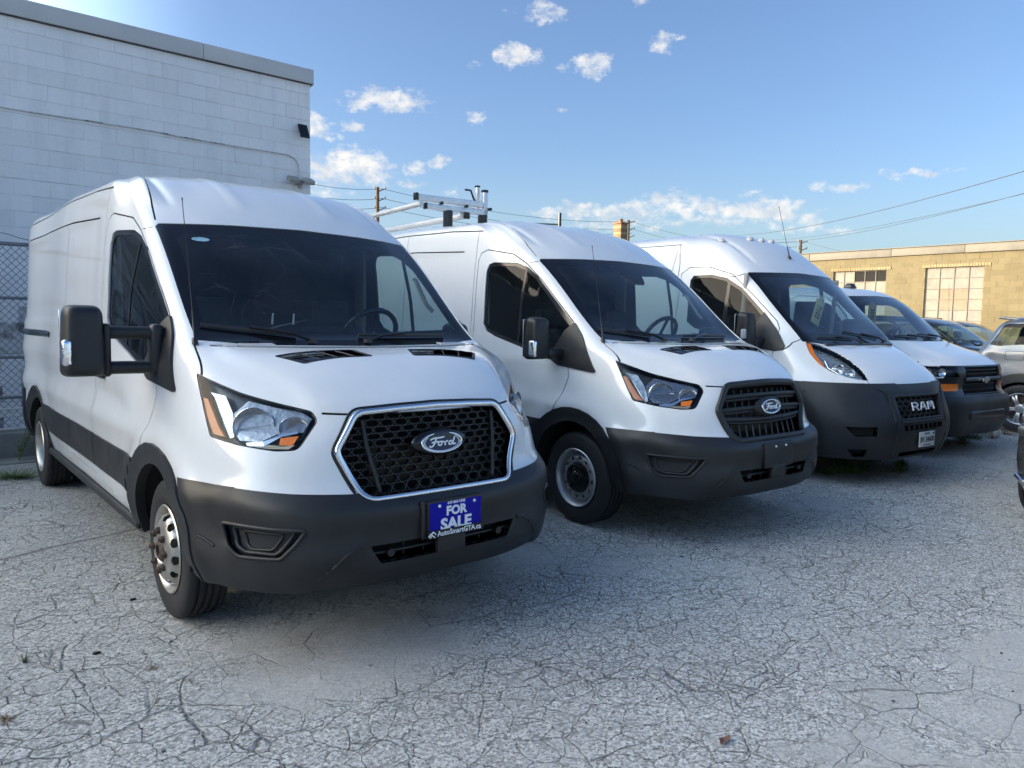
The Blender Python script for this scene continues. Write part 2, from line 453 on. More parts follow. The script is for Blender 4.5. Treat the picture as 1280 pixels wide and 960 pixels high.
# ------------------------------------------------------------------ object helpers
def link(name, me, parent=None, mats=()):
    o = D.objects.new(name, me)
    COL.objects.link(o)
    if parent is not None:
        o.parent = parent
    return o


def mesh_obj(name, verts, faces, material, parent=None, smooth=False, normals=None):
    me = D.meshes.new(name)
    me.from_pydata([tuple(v) for v in verts], [], faces)
    me.materials.append(M[material] if isinstance(material, str) else material)
    if smooth:
        me.shade_smooth()
    if normals is not None:
        me.normals_split_custom_set_from_vertices([tuple(n) for n in normals])
    me.update()
    return link(name, me, parent)


def bm_obj(name, bm, material, parent=None, smooth=False, angle=None):
    me = D.meshes.new(name)
    bmesh.ops.recalc_face_normals(bm, faces=bm.faces)
    bm.to_mesh(me)
    bm.free()
    me.materials.append(M[material] if isinstance(material, str) else material)
    if smooth:
        me.shade_smooth()
        if angle:
            me.set_sharp_from_angle(angle=rad(angle))
    return link(name, me, parent)


def empty(name, label, cat, loc=(0, 0, 0), rz=0.0, group=None):
    o = D.objects.new(name, None)
    COL.objects.link(o)
    o.location = loc
    o.rotation_euler = (0, 0, rz)
    o.empty_display_size = 0.3
    tag(o, label, cat, group)
    return o


def tag(o, label=None, cat=None, group=None, kind=None):
    if label:
        o['label'] = label
    if cat:
        o['category'] = cat
    if group:
        o['group'] = group
    if kind:
        o['kind'] = kind
    return o


def copy_tree(o, parent=None):
    c = o.copy()
    COL.objects.link(c)
    c.parent = parent
    for ch in list(o.children):
        copy_tree(ch, c)
    return c


def add_box(bm, c, s, rot=None, taper=None):
    r = bmesh.ops.create_cube(bm, size=1.0)
    vs = r['verts']
    for v in vs:
        if taper and v.co.z > 0:
            v.co.x *= taper[0]
            v.co.y *= taper[1]
        v.co = Vector((v.co.x * s[0], v.co.y * s[1], v.co.z * s[2]))
        if rot is not None:
            v.co = rot @ v.co
        v.co += Vector(c)
    return vs


def box_obj(name, c, s, material, parent=None, bev=0.0, seg=3, rot=None, taper=None, smooth=True):
    bm = bmesh.new()
    add_box(bm, (0, 0, 0), s, None, taper)
    if bev:
        bmesh.ops.bevel(bm, geom=bm.edges[:], offset=bev, segments=seg, affect='EDGES', profile=0.5, clamp_overlap=True)
    R_ = rot if rot is not None else Matrix.Identity(3)
    for v in bm.verts:
        v.co = R_ @ v.co + Vector(c)
    return bm_obj(name, bm, material, parent, smooth and bev > 0, 45)


def frames(path, closed):
    P = [Vector(p) for p in path]
    n = len(P)
    T = []
    for i in range(n):
        a = P[(i - 1) % n] if (closed or i > 0) else P[i]
        b = P[(i + 1) % n] if (closed or i < n - 1) else P[i]
        T.append((b - a).normalized())
    return P, T


def add_tube(bm, path, r, n=8, closed=False, up=(0, 0, 1), ry=None, caps=True, rfun=None, phase=0.0):
    P, T = frames(path, closed)
    up = Vector(up)
    rings = []
    for i, (p, t) in enumerate(zip(P, T)):
        u = up - t * up.dot(t)
        if u.length < 1e-4:
            u = Vector((1, 0, 0)) - t * t.x
        u.normalize()
        s = t.cross(u)
        k = rfun(i / max(1, len(P) - 1)) if rfun else 1.0
        ring = []
        for j in range(n):
            a = 2 * PI * j / n + phase
            ring.append(bm.verts.new(p + (s * math.cos(a) * r + u * math.sin(a) * (ry if ry else r)) * k))
        rings.append(ring)
    m_ = len(rings)
    for i in range(m_ if closed else m_ - 1):
        a, b = rings[i], rings[(i + 1) % m_]
        for j in range(n):
            bm.faces.new((a[j], a[(j + 1) % n], b[(j + 1) % n], b[j]))
    if caps and not closed:
        bm.faces.new(rings[0][::-1])
        bm.faces.new(rings[-1])


def tube_obj(name, path, r, material, parent=None, n=8, smooth=True, angle=50, **kw):
    bm = bmesh.new()
    add_tube(bm, path, r, n, **kw)
    return bm_obj(name, bm, material, parent, smooth, angle)


def add_lathe(bm, prof, axis='x', seg=48, origin=(0, 0, 0), closed=False, rf=None):
    """prof: list of (offset along axis, radius)"""
    o = Vector(origin)
    rings = []
    for k, (h, r) in enumerate(prof):
        ring = []
        for j in range(seg):
            a = 2 * PI * j / seg
            rr = r + (rf(k, j) if rf else 0)
            if axis == 'x':
                p = Vector((h, math.cos(a) * rr, math.sin(a) * rr))
            elif axis == 'y':
                p = Vector((math.cos(a) * rr, h, math.sin(a) * rr))
            else:
                p = Vector((math.cos(a) * rr, math.sin(a) * rr, h))
            ring.append(bm.verts.new(o + p))
        rings.append(ring)
    n = len(rings)
    for i in range(n if closed else n - 1):
        a, b = rings[i], rings[(i + 1) % n]
        for j in range(seg):
            bm.faces.new((a[j], a[(j + 1) % seg], b[(j + 1) % seg], b[j]))
    return rings


def text_mesh(body, size, ext=0.001, bold=0.0, sx=1.0, shear=0.0, space=1.0):
    cu = D.curves.new('txt', 'FONT')
    cu.body = body
    cu.size = size
    cu.extrude = ext
    cu.offset = bold
    cu.align_x = 'CENTER'
    cu.align_y = 'CENTER'
    cu.shear = shear
    cu.space_character = space
    cu.resolution_u = 3
    o = D.objects.new('txt', cu)
    COL.objects.link(o)
    dg = C.evaluated_depsgraph_get()
    dg.update()
    me = D.meshes.new_from_object(o.evaluated_get(dg))
    COL.objects.unlink(o)
    D.objects.remove(o)
    for v in me.vertices:
        v.co.x *= sx
    return me


def place_text(name, body, size, material, parent, origin, xdir, zdir, **kw):
    me = text_mesh(body, size, **kw)
    X = Vector(xdir).normalized()
    Z = Vector(zdir).normalized()
    N = X.cross(Z)
    for v in me.vertices:
        v.co = Vector(origin) + X * v.co.x + Z * v.co.y + N * v.co.z
    me.materials.clear()
    me.materials.append(M[material])
    return link(name, me, parent)


# ------------------------------------------------------------------ spline shell
def nat_spline(t, Y):
    n = len(t)
    h = np.diff(t)
    A = np.zeros((n, n))
    B = np.zeros((n,) + Y.shape[1:])
    A[0, 0] = A[-1, -1] = 1
    for i in range(1, n - 1):
        A[i, i - 1] = h[i - 1]
        A[i, i] = 2 * (h[i - 1] + h[i])
        A[i, i + 1] = h[i]
        B[i] = 6 * ((Y[i + 1] - Y[i]) / h[i] - (Y[i] - Y[i - 1]) / h[i - 1])
    return np.linalg.solve(A, B.reshape(n, -1)).reshape(B.shape)


def spl_eval(t, Y, M2, x):
    out = []
    for xx in x:
        i = min(max(np.searchsorted(t, xx) - 1, 0), len(t) - 2)
        h = t[i + 1] - t[i]
        a = (t[i + 1] - xx) / h
        b = 1 - a
        out.append(a * Y[i] + b * Y[i + 1] + ((a ** 3 - a) * M2[i] + (b ** 3 - b) * M2[i + 1]) * h * h / 6)
    return np.array(out)


def densify(rows):
    """extra stations on the long straight flank so that the spline stays flat there"""
    out = []
    for r in rows:
        r = [np.array(p, float) for p in r]
        a, b, c_, d = r[7], r[8], r[9], r[10]
        m1 = (a + b) / 2
        m2 = b * .45 + c_ * .55
        m2[0] = b[0] * .62 + c_[0] * .38
        out.append([tuple(p) for p in r[:8] + [m1, b, m2, c_] + r[10:]])
    return out


def loft(rows, ns_row, ns_col, disp=None):
    G = np.array(rows, float)                       # nr x nc x 3, x>=0
    mx = np.array([-1, 1, 1.0])
    top = np.array([G[-2] * mx, G[-3] * mx])
    G = np.concatenate([G, top])
    left = np.stack([G[:, 2] * mx, G[:, 1] * mx], 1)
    right = np.stack([G[:, -2] * mx, G[:, -3] * mx], 1)
    G = np.concatenate([left, G, right], 1)
    nr, nc = G.shape[:2]
    dr = np.linalg.norm(np.diff(G, axis=0), axis=2)
    tr = np.concatenate([[0], np.cumsum(np.maximum(dr.mean(1), 0.02))])
    dc = np.linalg.norm(np.diff(G[:-2], axis=1), axis=2)
    tcn = np.concatenate([[0], np.cumsum(np.maximum(dc.mean(0), 0.02))])
    xr = []
    for i, n in enumerate(ns_row):
        xr += [tr[i] + (tr[i + 1] - tr[i]) * k / n for k in range(n)]
    xr.append(tr[len(ns_row)])
    xc = []
    for i, n in enumerate(ns_col):
        xc += [tcn[i + 2] + (tcn[i + 3] - tcn[i + 2]) * k / n for k in range(n)]
    xc.append(tcn[2 + len(ns_col)])
    A = spl_eval(tr, G, nat_spline(tr, G), xr)
    A = np.swapaxes(A, 0, 1)
    A = spl_eval(tcn, A, nat_spline(tcn, A), xc)
    P = np.swapaxes(A, 0, 1)                        # R x Cn x 3
    P[:, 0, 0] = 0
    P[:, -1, 0] = 0
    P[-1, :, 0] = 0
    # normals
    du = np.gradient(P, axis=1)
    dv = np.gradient(P, axis=0)
    N = np.cross(du, dv)
    ln = np.linalg.norm(N, axis=2, keepdims=True)
    N = N / np.maximum(ln, 1e-9)
    if disp is not None:
        P = P + N * disp(P, N)[..., None]
        P[:, 0, 0] = 0
        P[:, -1, 0] = 0
    return P, N


def shell_mesh(P):
    """both halves, welded on the centre line"""
    R_, Cn = P.shape[:2]
    bm = bmesh.new()
    V1 = [[None] * Cn for _ in range(R_)]
    V2 = [[None] * Cn for _ in range(R_)]
    for i in range(R_):
        for j in range(Cn):
            p = P[i, j]
            V1[i][j] = bm.verts.new(p)
            V2[i][j] = V1[i][j] if j in (0, Cn - 1) or i == R_ - 1 else bm.verts.new((-p[0], p[1], p[2]))
    for i in range(R_ - 1):
        for j in range(Cn - 1):
            a = (V1[i][j], V1[i][j + 1], V1[i + 1][j + 1], V1[i + 1][j])
            bb = (V2[i][j], V2[i + 1][j], V2[i + 1][j + 1], V2[i][j + 1])
            for q in (a, bb):
                if len(set(q)) > 2:
                    try:
                        bm.faces.new(q)
                    except ValueError:
                        pass
    bm.normal_update()
    return bm


def pip(p, poly):
    x, y = p
    c = False
    n = len(poly)
    j = n - 1
    for i in range(n):
        xi, yi = poly[i]
        xj, yj = poly[j]
        if (yi > y) != (yj > y) and x < (xj - xi) * (y - yi) / (yj - yi) + xi:
            c = not c
        j = i
    return c


def rounded(poly, r, n=4):
    """round the corners of a polygon; r may be a list"""
    out = []
    N = len(poly)
    for i in range(N):
        rr = r[i] if isinstance(r, (list, tuple)) else r
        p = Vector(poly[i])
        a = Vector(poly[i - 1]) - p
        b = Vector(poly[(i + 1) % N]) - p
        la, lb = a.length, b.length
        if rr <= 0 or la < 1e-6 or lb < 1e-6:
            out.append(tuple(p))
            continue
        d = min(rr, la * 0.45, lb * 0.45)
        pa, pb = p + a / la * d, p + b / lb * d
        for k in range(n + 1):
            t = k / n
            out.append(tuple(pa * (1 - t) ** 2 + p * 2 * t * (1 - t) + pb * t * t))
    return out


def strip(pts, w, closed=False):
    """polygons (quads) covering a polyline of width w"""
    P = [Vector(p) for p in pts]
    n = len(P)
    L, R_ = [], []
    for i in range(n):
        a = P[(i - 1) % n] if (closed or i) else P[i]
        b = P[(i + 1) % n] if (closed or i < n - 1) else P[i]
        t = (b - a)
        t = t / max(t.length, 1e-9)
        nn = Vector((-t.y, t.x)) * w / 2
        L.append(tuple(P[i] + nn))
        R_.append(tuple(P[i] - nn))
    if closed:
        return None
    return L + R_[::-1]


SQ = 0.70710678
FR = {
    'F': (Vector((1, 0, 0)), Vector((0, 0, 1)), lambda c, n: n.y < -0.12 and c.y < 1.3),
    'T': (Vector((1, 0, 0)), Vector((0, 1, 0)), lambda c, n: n.z > 0.3),
    'L': (Vector((0, 1, 0)), Vector((0, 0, 1)), lambda c, n: c.x > 0.3 and n.x > 0.12),
    'R': (Vector((0, 1, 0)), Vector((0, 0, 1)), lambda c, n: c.x < -0.3 and n.x < -0.12),
    'HR': (Vector((SQ, -SQ, 0)), Vector((0, 0, 1)), lambda c, n: c.x < -0.2 and c.y < 0.3 and n.x * SQ + n.y * SQ < -0.05),
    'HL': (Vector((-SQ, -SQ, 0)), Vector((0, 0, 1)), lambda c, n: c.x > 0.2 and c.y < 0.3 and -n.x * SQ + n.y * SQ < -0.05),
    'B': (Vector((1, 0, 0)), Vector((0, 0, 1)), lambda c, n: n.y > 0.3),
}


class Shell:
    def __init__(s, bm):
        s.bm = bm
        s.names = ['body']
        s.lay = bm.faces.layers.int.new('tag')
        s.bvh = BVHTree.FromBMesh(bm)

    def front(s, x, z, off=0.0):
        h = s.bvh.ray_cast(Vector((x, -6, z)), Vector((0, 1, 0)))
        if h[0] is None:
            return Vector((x, -0.9, z))
        return h[0] + h[1] * off

    def side(s, sgn, y, z, off=0.0):
        h = s.bvh.ray_cast(Vector((sgn * 4, y, z)), Vector((-sgn, 0, 0)))
        if h[0] is None:
            return Vector((sgn, y, z))
        return h[0] + h[1] * off

    def top(s, x, y, off=0.0):
        h = s.bvh.ray_cast(Vector((x, y, 5)), Vector((0, 0, -1)))
        if h[0] is None:
            return Vector((x, y, 1))
        return h[0] + h[1] * off

    def diag(s, sgn, u, z, off=0.0):
        U = FR['HR' if sgn < 0 else 'HL'][0]
        Dn = Vector((SQ * (1 if sgn < 0 else -1), SQ, 0))
        h = s.bvh.ray_cast(U * u + Vector((0, 0, z)) - Dn * 5, Dn)
        if h[0] is None:
            return U * u + Vector((0, 0, z))
        return h[0] + h[1] * off

    def cut(s, poly, frame, name, only=None, exclude=()):
        U, Vv, filt = FR[frame]
        if name not in s.names:
            s.names.append(name)
        idx = s.names.index(name)
        onl = [s.names.index(o) for o in only] if only else None
        exc = [s.names.index(o) for o in exclude if o in s.names]
        us = [p[0] for p in poly]
        vs = [p[1] for p in poly]
        b0, b1, b2, b3 = min(us), max(us), min(vs), max(vs)
        cand = set()
        for f in s.bm.faces:
            c = f.calc_center_median()
            if not filt(c, f.normal):
                continue
            if onl is not None and f[s.lay] not in onl:
                continue
            if f[s.lay] in exc:
                continue
            fu = [U.dot(v.co) for v in f.verts]
            fv = [Vv.dot(v.co) for v in f.verts]
            if max(fu) < b0 or min(fu) > b1 or max(fv) < b2 or min(fv) > b3:
                continue
            cand.add(f)
        n = len(poly)
        for i in range(n):
            a, b = poly[i], poly[(i + 1) % n]
            du, dv = b[0] - a[0], b[1] - a[1]
            L = math.hypot(du, dv)
            if L < 1e-6:
                continue
            nu, nv = -dv / L, du / L
            lo_u, hi_u = min(a[0], b[0]) - 1e-4, max(a[0], b[0]) + 1e-4
            lo_v, hi_v = min(a[1], b[1]) - 1e-4, max(a[1], b[1]) + 1e-4
            sel = []
            for f in cand:
                if not f.is_valid:
                    continue
                fu = [U.dot(v.co) for v in f.verts]
                fv = [Vv.dot(v.co) for v in f.verts]
                if max(fu) < lo_u or min(fu) > hi_u or max(fv) < lo_v or min(fv) > hi_v:
                    continue
                ds = [(x - a[0]) * nu + (y - a[1]) * nv for x, y in zip(fu, fv)]
                if min(ds) < -1e-5 and max(ds) > 1e-5:
                    sel.append(f)
            if not sel:
                continue
            geom = set(sel)
            for f in sel:
                geom.update(f.edges)
                geom.update(f.verts)
            r = bmesh.ops.bisect_plane(s.bm, geom=list(geom), dist=1e-6, plane_co=U * a[0] + Vv * a[1], plane_no=U * nu + Vv * nv)
            cand = {f for f in cand if f.is_valid}
            cand.update(g for g in r['geom'] if isinstance(g, bmesh.types.BMFace) and g.is_valid)
        for f in cand:
            if not f.is_valid:
                continue
            c = Vector((0, 0, 0))
            for v in f.verts:
                c += v.co
            c /= len(f.verts)
            if not filt(c, f.normal):
                continue
            if onl is not None and f[s.lay] not in onl:
                continue
            if f[s.lay] in exc:
                continue
            if pip((U.dot(c), Vv.dot(c)), poly):
                f[s.lay] = idx

    def cut2(s, poly, name, **k):
        """same polygon on both flanks"""
        s.cut(poly, 'R', name, **k)
        s.cut(poly, 'L', name, **k)

    def cutH(s, poly, name, **k):
        s.cut(poly, 'HR', name, **k)
        s.cut(poly, 'HL', name, **k)

    def finish(s):
        s.bm.normal_update()
        s.nrm = {v: v.normal.copy() for v in s.bm.verts}

    def extract(s, tags, objname, material, parent, off=0.0, rim=0.012, region=None, rim_mat=None, norm_off=None):
        ids = [s.names.index(t) for t in tags if t in s.names]
        fs = [f for f in s.bm.faces if f[s.lay] in ids and (region is None or region(f.calc_center_median()))]
        if not fs:
            return None
        vm = {}
        verts, nrms, faces = [], [], []
        ec = {}
        for f in fs:
            idx = []
            for v in f.verts:
                if v not in vm:
                    vm[v] = len(verts)
                    nn = s.nrm[v]
                    verts.append(v.co + nn * off)
                    nrms.append(nn)
                idx.append(vm[v])
            faces.append(idx)
            for e in f.edges:
                ec[e] = ec.get(e, 0) + 1
        if rim:
            done = {}
            for f in fs:
                vs = list(f.verts)
                for k in range(len(vs)):
                    a, b = vs[k], vs[(k + 1) % len(vs)]
                    e = s.bm.edges.get((a, b))
                    if e is None or ec.get(e, 0) != 1:
                        continue
                    if abs(a.co.x) < 1e-5 and abs(b.co.x) < 1e-5:
                        continue
                    q = []
                    pn = (b.co - a.co).cross(s.nrm[a])
                    if pn.length < 1e-9:
                        continue
                    pn.normalize()
                    for v, dd in ((b, 0), (a, 0), (a, 1), (b, 1)):
                        verts.append(v.co + s.nrm[v] * (off - rim * dd))
                        nrms.append(pn)
                        q.append(len(verts) - 1)
                    faces.append(q)
        return mesh_obj(objname, verts, faces, material, parent, True, nrms)


def split_parts(sh, tags, objname, material, parent, off=0.0, rim=0.012, kids=None):
    """one object for each separate patch that carries the tag"""
    ids = [sh.names.index(t) for t in tags if t in sh.names]
    todo = {f for f in sh.bm.faces if f[sh.lay] in ids}
    out = []
    base = len(sh.names)
    while todo:
        f0 = todo.pop()
        st, comp = [f0], [f0]
        while st:
            f = st.pop()
            for e in f.edges:
                for g in e.link_faces:
                    if g in todo:
                        todo.discard(g)
                        st.append(g)
                        comp.append(g)
        if len(comp) < 3:
            continue
        nm = '_%s_%d' % (objname, len(sh.names))
        sh.names.append(nm)
        old = [(f, f[sh.lay]) for f in comp]
        for f in comp:
            f[sh.lay] = len(sh.names) - 1
        out.append(sh.extract([nm], objname, material, parent, off, rim))
        for f, k in old:
            f[sh.lay] = k
    return out


def circ(cy, cz, r, n=28, a0=0, a1=2 * PI):
    return [(cy + r * math.cos(a0 + (a1 - a0) * k / n), cz + r * math.sin(a0 + (a1 - a0) * k / n)) for k in range(n)]


# ------------------------------------------------------------------ wheels
def tyre_bm(R_, w, rim_r, x0=0.0, seg=96):
    bm = bmesh.new()
    h = w / 2
    prof = [(-h * .80, rim_r - .004), (-h * .93, rim_r + .012), (-h * 1.0, rim_r + (R_ - rim_r) * .45), (-h * .985, R_ - .042), (-h * .94, R_ - .018), (-h * .84, R_ - .005)]
    gw = 0.0085
    xs = [-.52, -.17, .17, .52]
    prof2 = []
    for g in xs:
        prof2 += [(h * g - gw, R_), (h * g - gw * .8, R_ - .013), (h * g + gw * .8, R_ - .013), (h * g + gw, R_)]
    prof = prof + [(-h * .70, R_ - .001)] + prof2 + [(h * .70, R_ - .001)] + [(-a, b) for a, b in prof[::-1]]

    def rf(k, j):
        if k in (4, 5) or k in (len(prof) - 5, len(prof) - 6):
            return -0.005 if j % 2 else 0.0
        if k == 3:
            return -0.002 if j % 2 else 0.0
        if 6 <= k < len(prof) * 0 + 6 + 18 and j % 3 == 0:
            return -0.0035
        return 0
    add_lathe(bm, [(a + x0, b) for a, b in prof], 'x', seg, rf=rf, closed=True)
    return bm


def rim_disc(name, prof, holes, material, parent, seg=64, thick=0.004):
    """steel disc, outer side toward -x; holes: list of (radius, hole_r, count, phase)"""
    bm = bmesh.new()
    add_lathe(bm, [(h - 1.0, r) for h, r in prof], 'x', seg)
    bmesh.ops.recalc_face_normals(bm, faces=bm.faces)
    bm.normal_update()
    fa = [f for f in bm.faces]
    flat = max(fa, key=lambda f: abs(f.normal.x))
    if flat.normal.x > 0:
        for f in bm.faces:
            f.normal_flip()
    sh = Shell(bm)
    for (r, hr, cnt, ph, el) in holes:
        for k in range(cnt):
            a = 2 * PI * (k + ph) / cnt
            cy, cz = r * math.cos(a), r * math.sin(a)
            pl = []
            for q in range(12):
                b = 2 * PI * q / 12
                dr, dt = hr * math.cos(b), hr * el * math.sin(b)
                pl.append((cy + dr * math.cos(a) - dt * math.sin(a), cz + dr * math.sin(a) + dt * math.cos(a)))
            sh.cut(pl, 'R', 'hole')
    sh.finish()
    o = sh.extract(['body'], name, material, parent, 0, thick)
    for v in o.data.vertices:
        v.co.x += 1.0
    bm.free()
    return o


def wheel(parent, loc, left, style, R_=0.352, w=0.21):
    k = {'hub': 'steel_rim', 'cap': 'steel_rim2', 'dish': 'steel_rim', 'alloy': 'alloy'}[style]
    # barrel
    rr = 0.212 if style != 'alloy' else 0.225
    x = -w / 2
    bm = bmesh.new()
    add_lathe(bm, [(x + .004, rr + .012), (x - .002, rr + .006), (x + .004, rr - .004), (x + .03, rr - .016), (x + .06, rr - .024), (-x, rr - .022), (-x, rr + .01)], 'x', 48)
    wo = bm_obj('wheel', bm, k, parent, True, 50)
    if style == 'hub':
        prof = [(x + .07, rr - .022), (x + .03, rr - .03), (x - .005, rr - .045), (x - .02, rr - .065), (x - .028, .125), (x - .032, .10), (x - .03, .075), (x - .01, .07)]
        rim_disc('wheel_disc', prof, [(.163, .014, 12, .5, 1.7)], k, wo)
        bm = bmesh.new()
        add_lathe(bm, [(x - .005, .066), (x - .030, .056), (x - .040, .044), (x - .042, .03), (x - .015, .028), (x - .015, 0.001)], 'x', 24)
        bm_obj('hub', bm, 'rust', wo, True, 40)
        for q in range(8):
            a = 2 * PI * (q + .5) / 8
            bm = bmesh.new()
            c = (0, .100 * math.cos(a), .100 * math.sin(a))
            add_lathe(bm, [(x - .028, .001), (x - .028, .019), (x - .045, .017), (x - .052, .012), (x - .046, .008), (x - .056, .007), (x - .056, .0005)], 'x', 8, origin=c)
            bm_obj('wheel_stud', bm, 'rust', wo)
    elif style == 'cap':
        prof = [(x + .06, rr - .022), (x + .065, rr - .03), (x + .045, rr - .04), (x + .035, rr - .05), (x + .033, rr - .085), (x + .04, rr - .10), (x + .05, .06)]
        rim_disc('wheel_disc', prof, [(.150, .0125, 12, .5, 1.15)], k, wo)
        bm = bmesh.new()
        add_lathe(bm, [(x + .055, .118), (x + .03, .116), (x + .008, .106), (x - .002, .085), (x + .002, .05), (x - .012, .035), (x - .014, .001)], 'x', 32)
        bm_obj('hub_cap', bm, 'gloss_black', wo, True, 40)
        bm = bmesh.new()
        for q in range(5):
            a = 2 * PI * q / 5
            add_lathe(bm, [(x - .002, .012), (x - .012, .010), (x - .014, .001)], 'x', 8, origin=(0, .07 * math.cos(a), .07 * math.sin(a)))
        bm_obj('nut_covers', bm, 'lamp_black', wo, True, 40)['kind'] = 'stuff'
    elif style == 'dish':
        prof = [(-x, rr - .022), (x + .10, rr - .03), (.01, rr - .05), (.03, .13), (.035, .075)]
        rim_disc('wheel_disc', prof, [(.15, .014, 10, .5, 1.5)], k, wo)
        bm = bmesh.new()
        add_lathe(bm, [(.03, .075), (-.04, .07), (-.06, .05), (-.06, .001)], 'x', 24)
        bm_obj('hub', bm, 'rust', wo, True, 40)
    elif style == 'alloy':
        bm = bmesh.new()
        for q in range(5):
            a = 2 * PI * (q + .25) / 5
            for s_ in (-1, 1):
                pts = []
                for t in (0, .33, .66, 1):
                    r = .05 + (rr - .07) * t
                    da = s_ * (.10 + .03 * t)
                    pts.append((x + .035 - .025 * math.sin(t * PI), r * math.cos(a + da), r * math.sin(a + da)))
                add_tube(bm, pts, .019, 8, up=(1, 0, 0), ry=.012)
        add_lathe(bm, [(x + .05, .075), (x + .02, .07), (x + .012, .045), (x + .012, .001)], 'x', 24)
        bm_obj('spokes', bm, k, wo, True, 40)
        bm = bmesh.new()
        add_lathe(bm, [(x + .09, rr - .02), (x + .1, .001)], 'x', 32)
        bm_obj('brake_disc', bm, 'rust', wo)
    bm_obj('tyre', tyre_bm(R_, w, rr + .006), 'rubber', wo, True, 40)
    wo.location = loc
    wo.rotation_euler = (random.uniform(0, 6), 0, PI if left else 0)
    return wo


# ------------------------------------------------------------------ cab fittings shared by all
def seat(parent, x, y, wd=0.5, z=0.78):
    s = box_obj('seat', (x, y, z), (wd, .5, .16), 'seat', parent, .05)
    box_obj('backrest', (x, y + .30, z + .36), (wd * .96, .13, .66), 'seat', s, .055, rot=Matrix.Rotation(rad(-12), 3, 'X'))
    box_obj('headrest', (x, y + .39, z + .78), (.26, .10, .17), 'seat', s, .04)
    return s


def cab(parent, ydash, zdash, wz, seats=True, bulk=1.5, half=.86, roofz=2.3, wheelx=0.42, ys=.62):
    bm = bmesh.new()
    add_box(bm, (0, ydash + .18, zdash - .17), (half * 2, .62, .30))
    bmesh.ops.bevel(bm, geom=bm.edges[:], offset=.06, segments=3, affect='EDGES')
    bm_obj('dashboard', bm, 'trim', parent, True, 45)
    bm = bmesh.new()
    c = Vector((wheelx, ydash + .56, zdash + .02))
    Rm = Matrix.Rotation(rad(-58), 3, 'X')
    pts = [c + Rm @ Vector((math.cos(a) * .19, math.sin(a) * .19, 0)) for a in [2 * PI * k / 28 for k in range(28)]]
    add_tube(bm, pts, .018, 8, closed=True)
    for a in (0, PI, -PI / 2):
        add_tube(bm, [c, c + Rm @ Vector((math.cos(a) * .185, math.sin(a) * .185, 0))], .014, 6)
    add_tube(bm, [c + Vector((0, .0, 0)), c + Vector((0, -.25, -.12))], .035, 8)
    bm_obj('steering_wheel', bm, 'gloss_black', parent, True, 50)
    seat(parent, wheelx, ys)
    if seats:
        seat(parent, -wheelx, ys, .56)
    if bulk:
        box_obj('bulkhead', (0, bulk, (roofz + .4) / 2), (half * 1.92, .02, roofz - .45), 'liner', parent)
    box_obj('cab_floor', (0, .55, .50), (half * 2, 2.1, .03), 'liner', parent)


def wiper(parent, sh, piv, p0, p1):
    """pivot and blade ends as (x, z) seen from the front, laid on the glass"""
    A, B0, B1 = sh.front(*piv, .012), sh.front(*p0, .012), sh.front(*p1, .012)
    n = Vector((0, -.75, .65))
    mid = (B0 + B1) / 2
    bm = bmesh.new()
    add_tube(bm, [A, A + (mid - A) * .35 + n * .03, mid + n * .018], .010, 6)
    add_box(bm, A, (.035, .035, .02))
    wo = bm_obj('wiper', bm, 'lamp_black', parent, True, 50)
    bm = bmesh.new()
    pts = [sh.front(p0[0] + (p1[0] - p0[0]) * k / 6, p0[1] + (p1[1] - p0[1]) * k / 6, .010) for k in range(7)]
    add_tube(bm, pts, .006, 6, ry=.011)
    bm_obj('wiper_blade', bm, 'lamp_black', wo, True, 50)


def antenna(parent, base, tip, rbase=.016):
    b, t = Vector(base), Vector(tip)
    bm = bmesh.new()
    pts = [b, b + (t - b) * .04, b + (t - b) * .05, b + (t - b) * .22, b + (t - b) * .24, t - (t - b) * .02, t - (t - b) * .018, t]
    rs = [1.0, .9, .38, .25, .13, .12, .2, .2]
    P, T = frames(pts, False)
    rings = []
    for p, r in zip(P, rs):
        rings.append([bm.verts.new(p + Vector((math.cos(2 * PI * j / 8), math.sin(2 * PI * j / 8), 0)) * rbase * r) for j in range(8)])
    for i in range(len(rings) - 1):
        for j in range(8):
            bm.faces.new((rings[i][j], rings[i][(j + 1) % 8], rings[i + 1][(j + 1) % 8], rings[i + 1][j]))
    bm_obj('antenna', bm, 'lamp_black', parent, True, 50)


def closed_sweep(name, pts, rx, ry, material, parent, up=(0, -1, 0), n=10):
    bm = bmesh.new()
    add_tube(bm, pts, rx, n, closed=True, up=up, ry=ry)
    return bm_obj(name, bm, material, parent, True, 50)


def smooth_poly(poly, r, dens=0.05):
    pl = rounded(poly, r)
    out = []
    n = len(pl)
    for i in range(n):
        a, b = Vector(pl[i]), Vector(pl[(i + 1) % n])
        k = max(1, int((b - a).length / dens))
        for j in range(k):
            out.append(tuple(a + (b - a) * j / k))
    return out


def mirror_head(parent, sgn, c, size, taper, tow):
    """door mirror head + arms; sgn -1 = right flank"""
    bm = bmesh.new()
    sx, sy, sz = size
    add_box(bm, (0, 0, 0), size)
    for v in bm.verts:
        if v.co.z > 0:
            v.co.x *= taper
            v.co.y *= .8
            v.co.x += -sgn * 0.0
        if v.co.y < 0:
            v.co.x *= .86
            v.co.z *= .92
    bmesh.ops.bevel(bm, geom=bm.edges[:], offset=.05, segments=5, affect='EDGES', profile=.6)
    for v in bm.verts:
        v.co += Vector(c)
    h = bm_obj('mirror', bm, 'plastic', parent, True, 60)
    box_obj('mirror_glass', (c[0], c[1] + sy / 2 + .001, c[2]), (sx * .86, .006, sz * .86), 'chrome', h, .002)
    return h


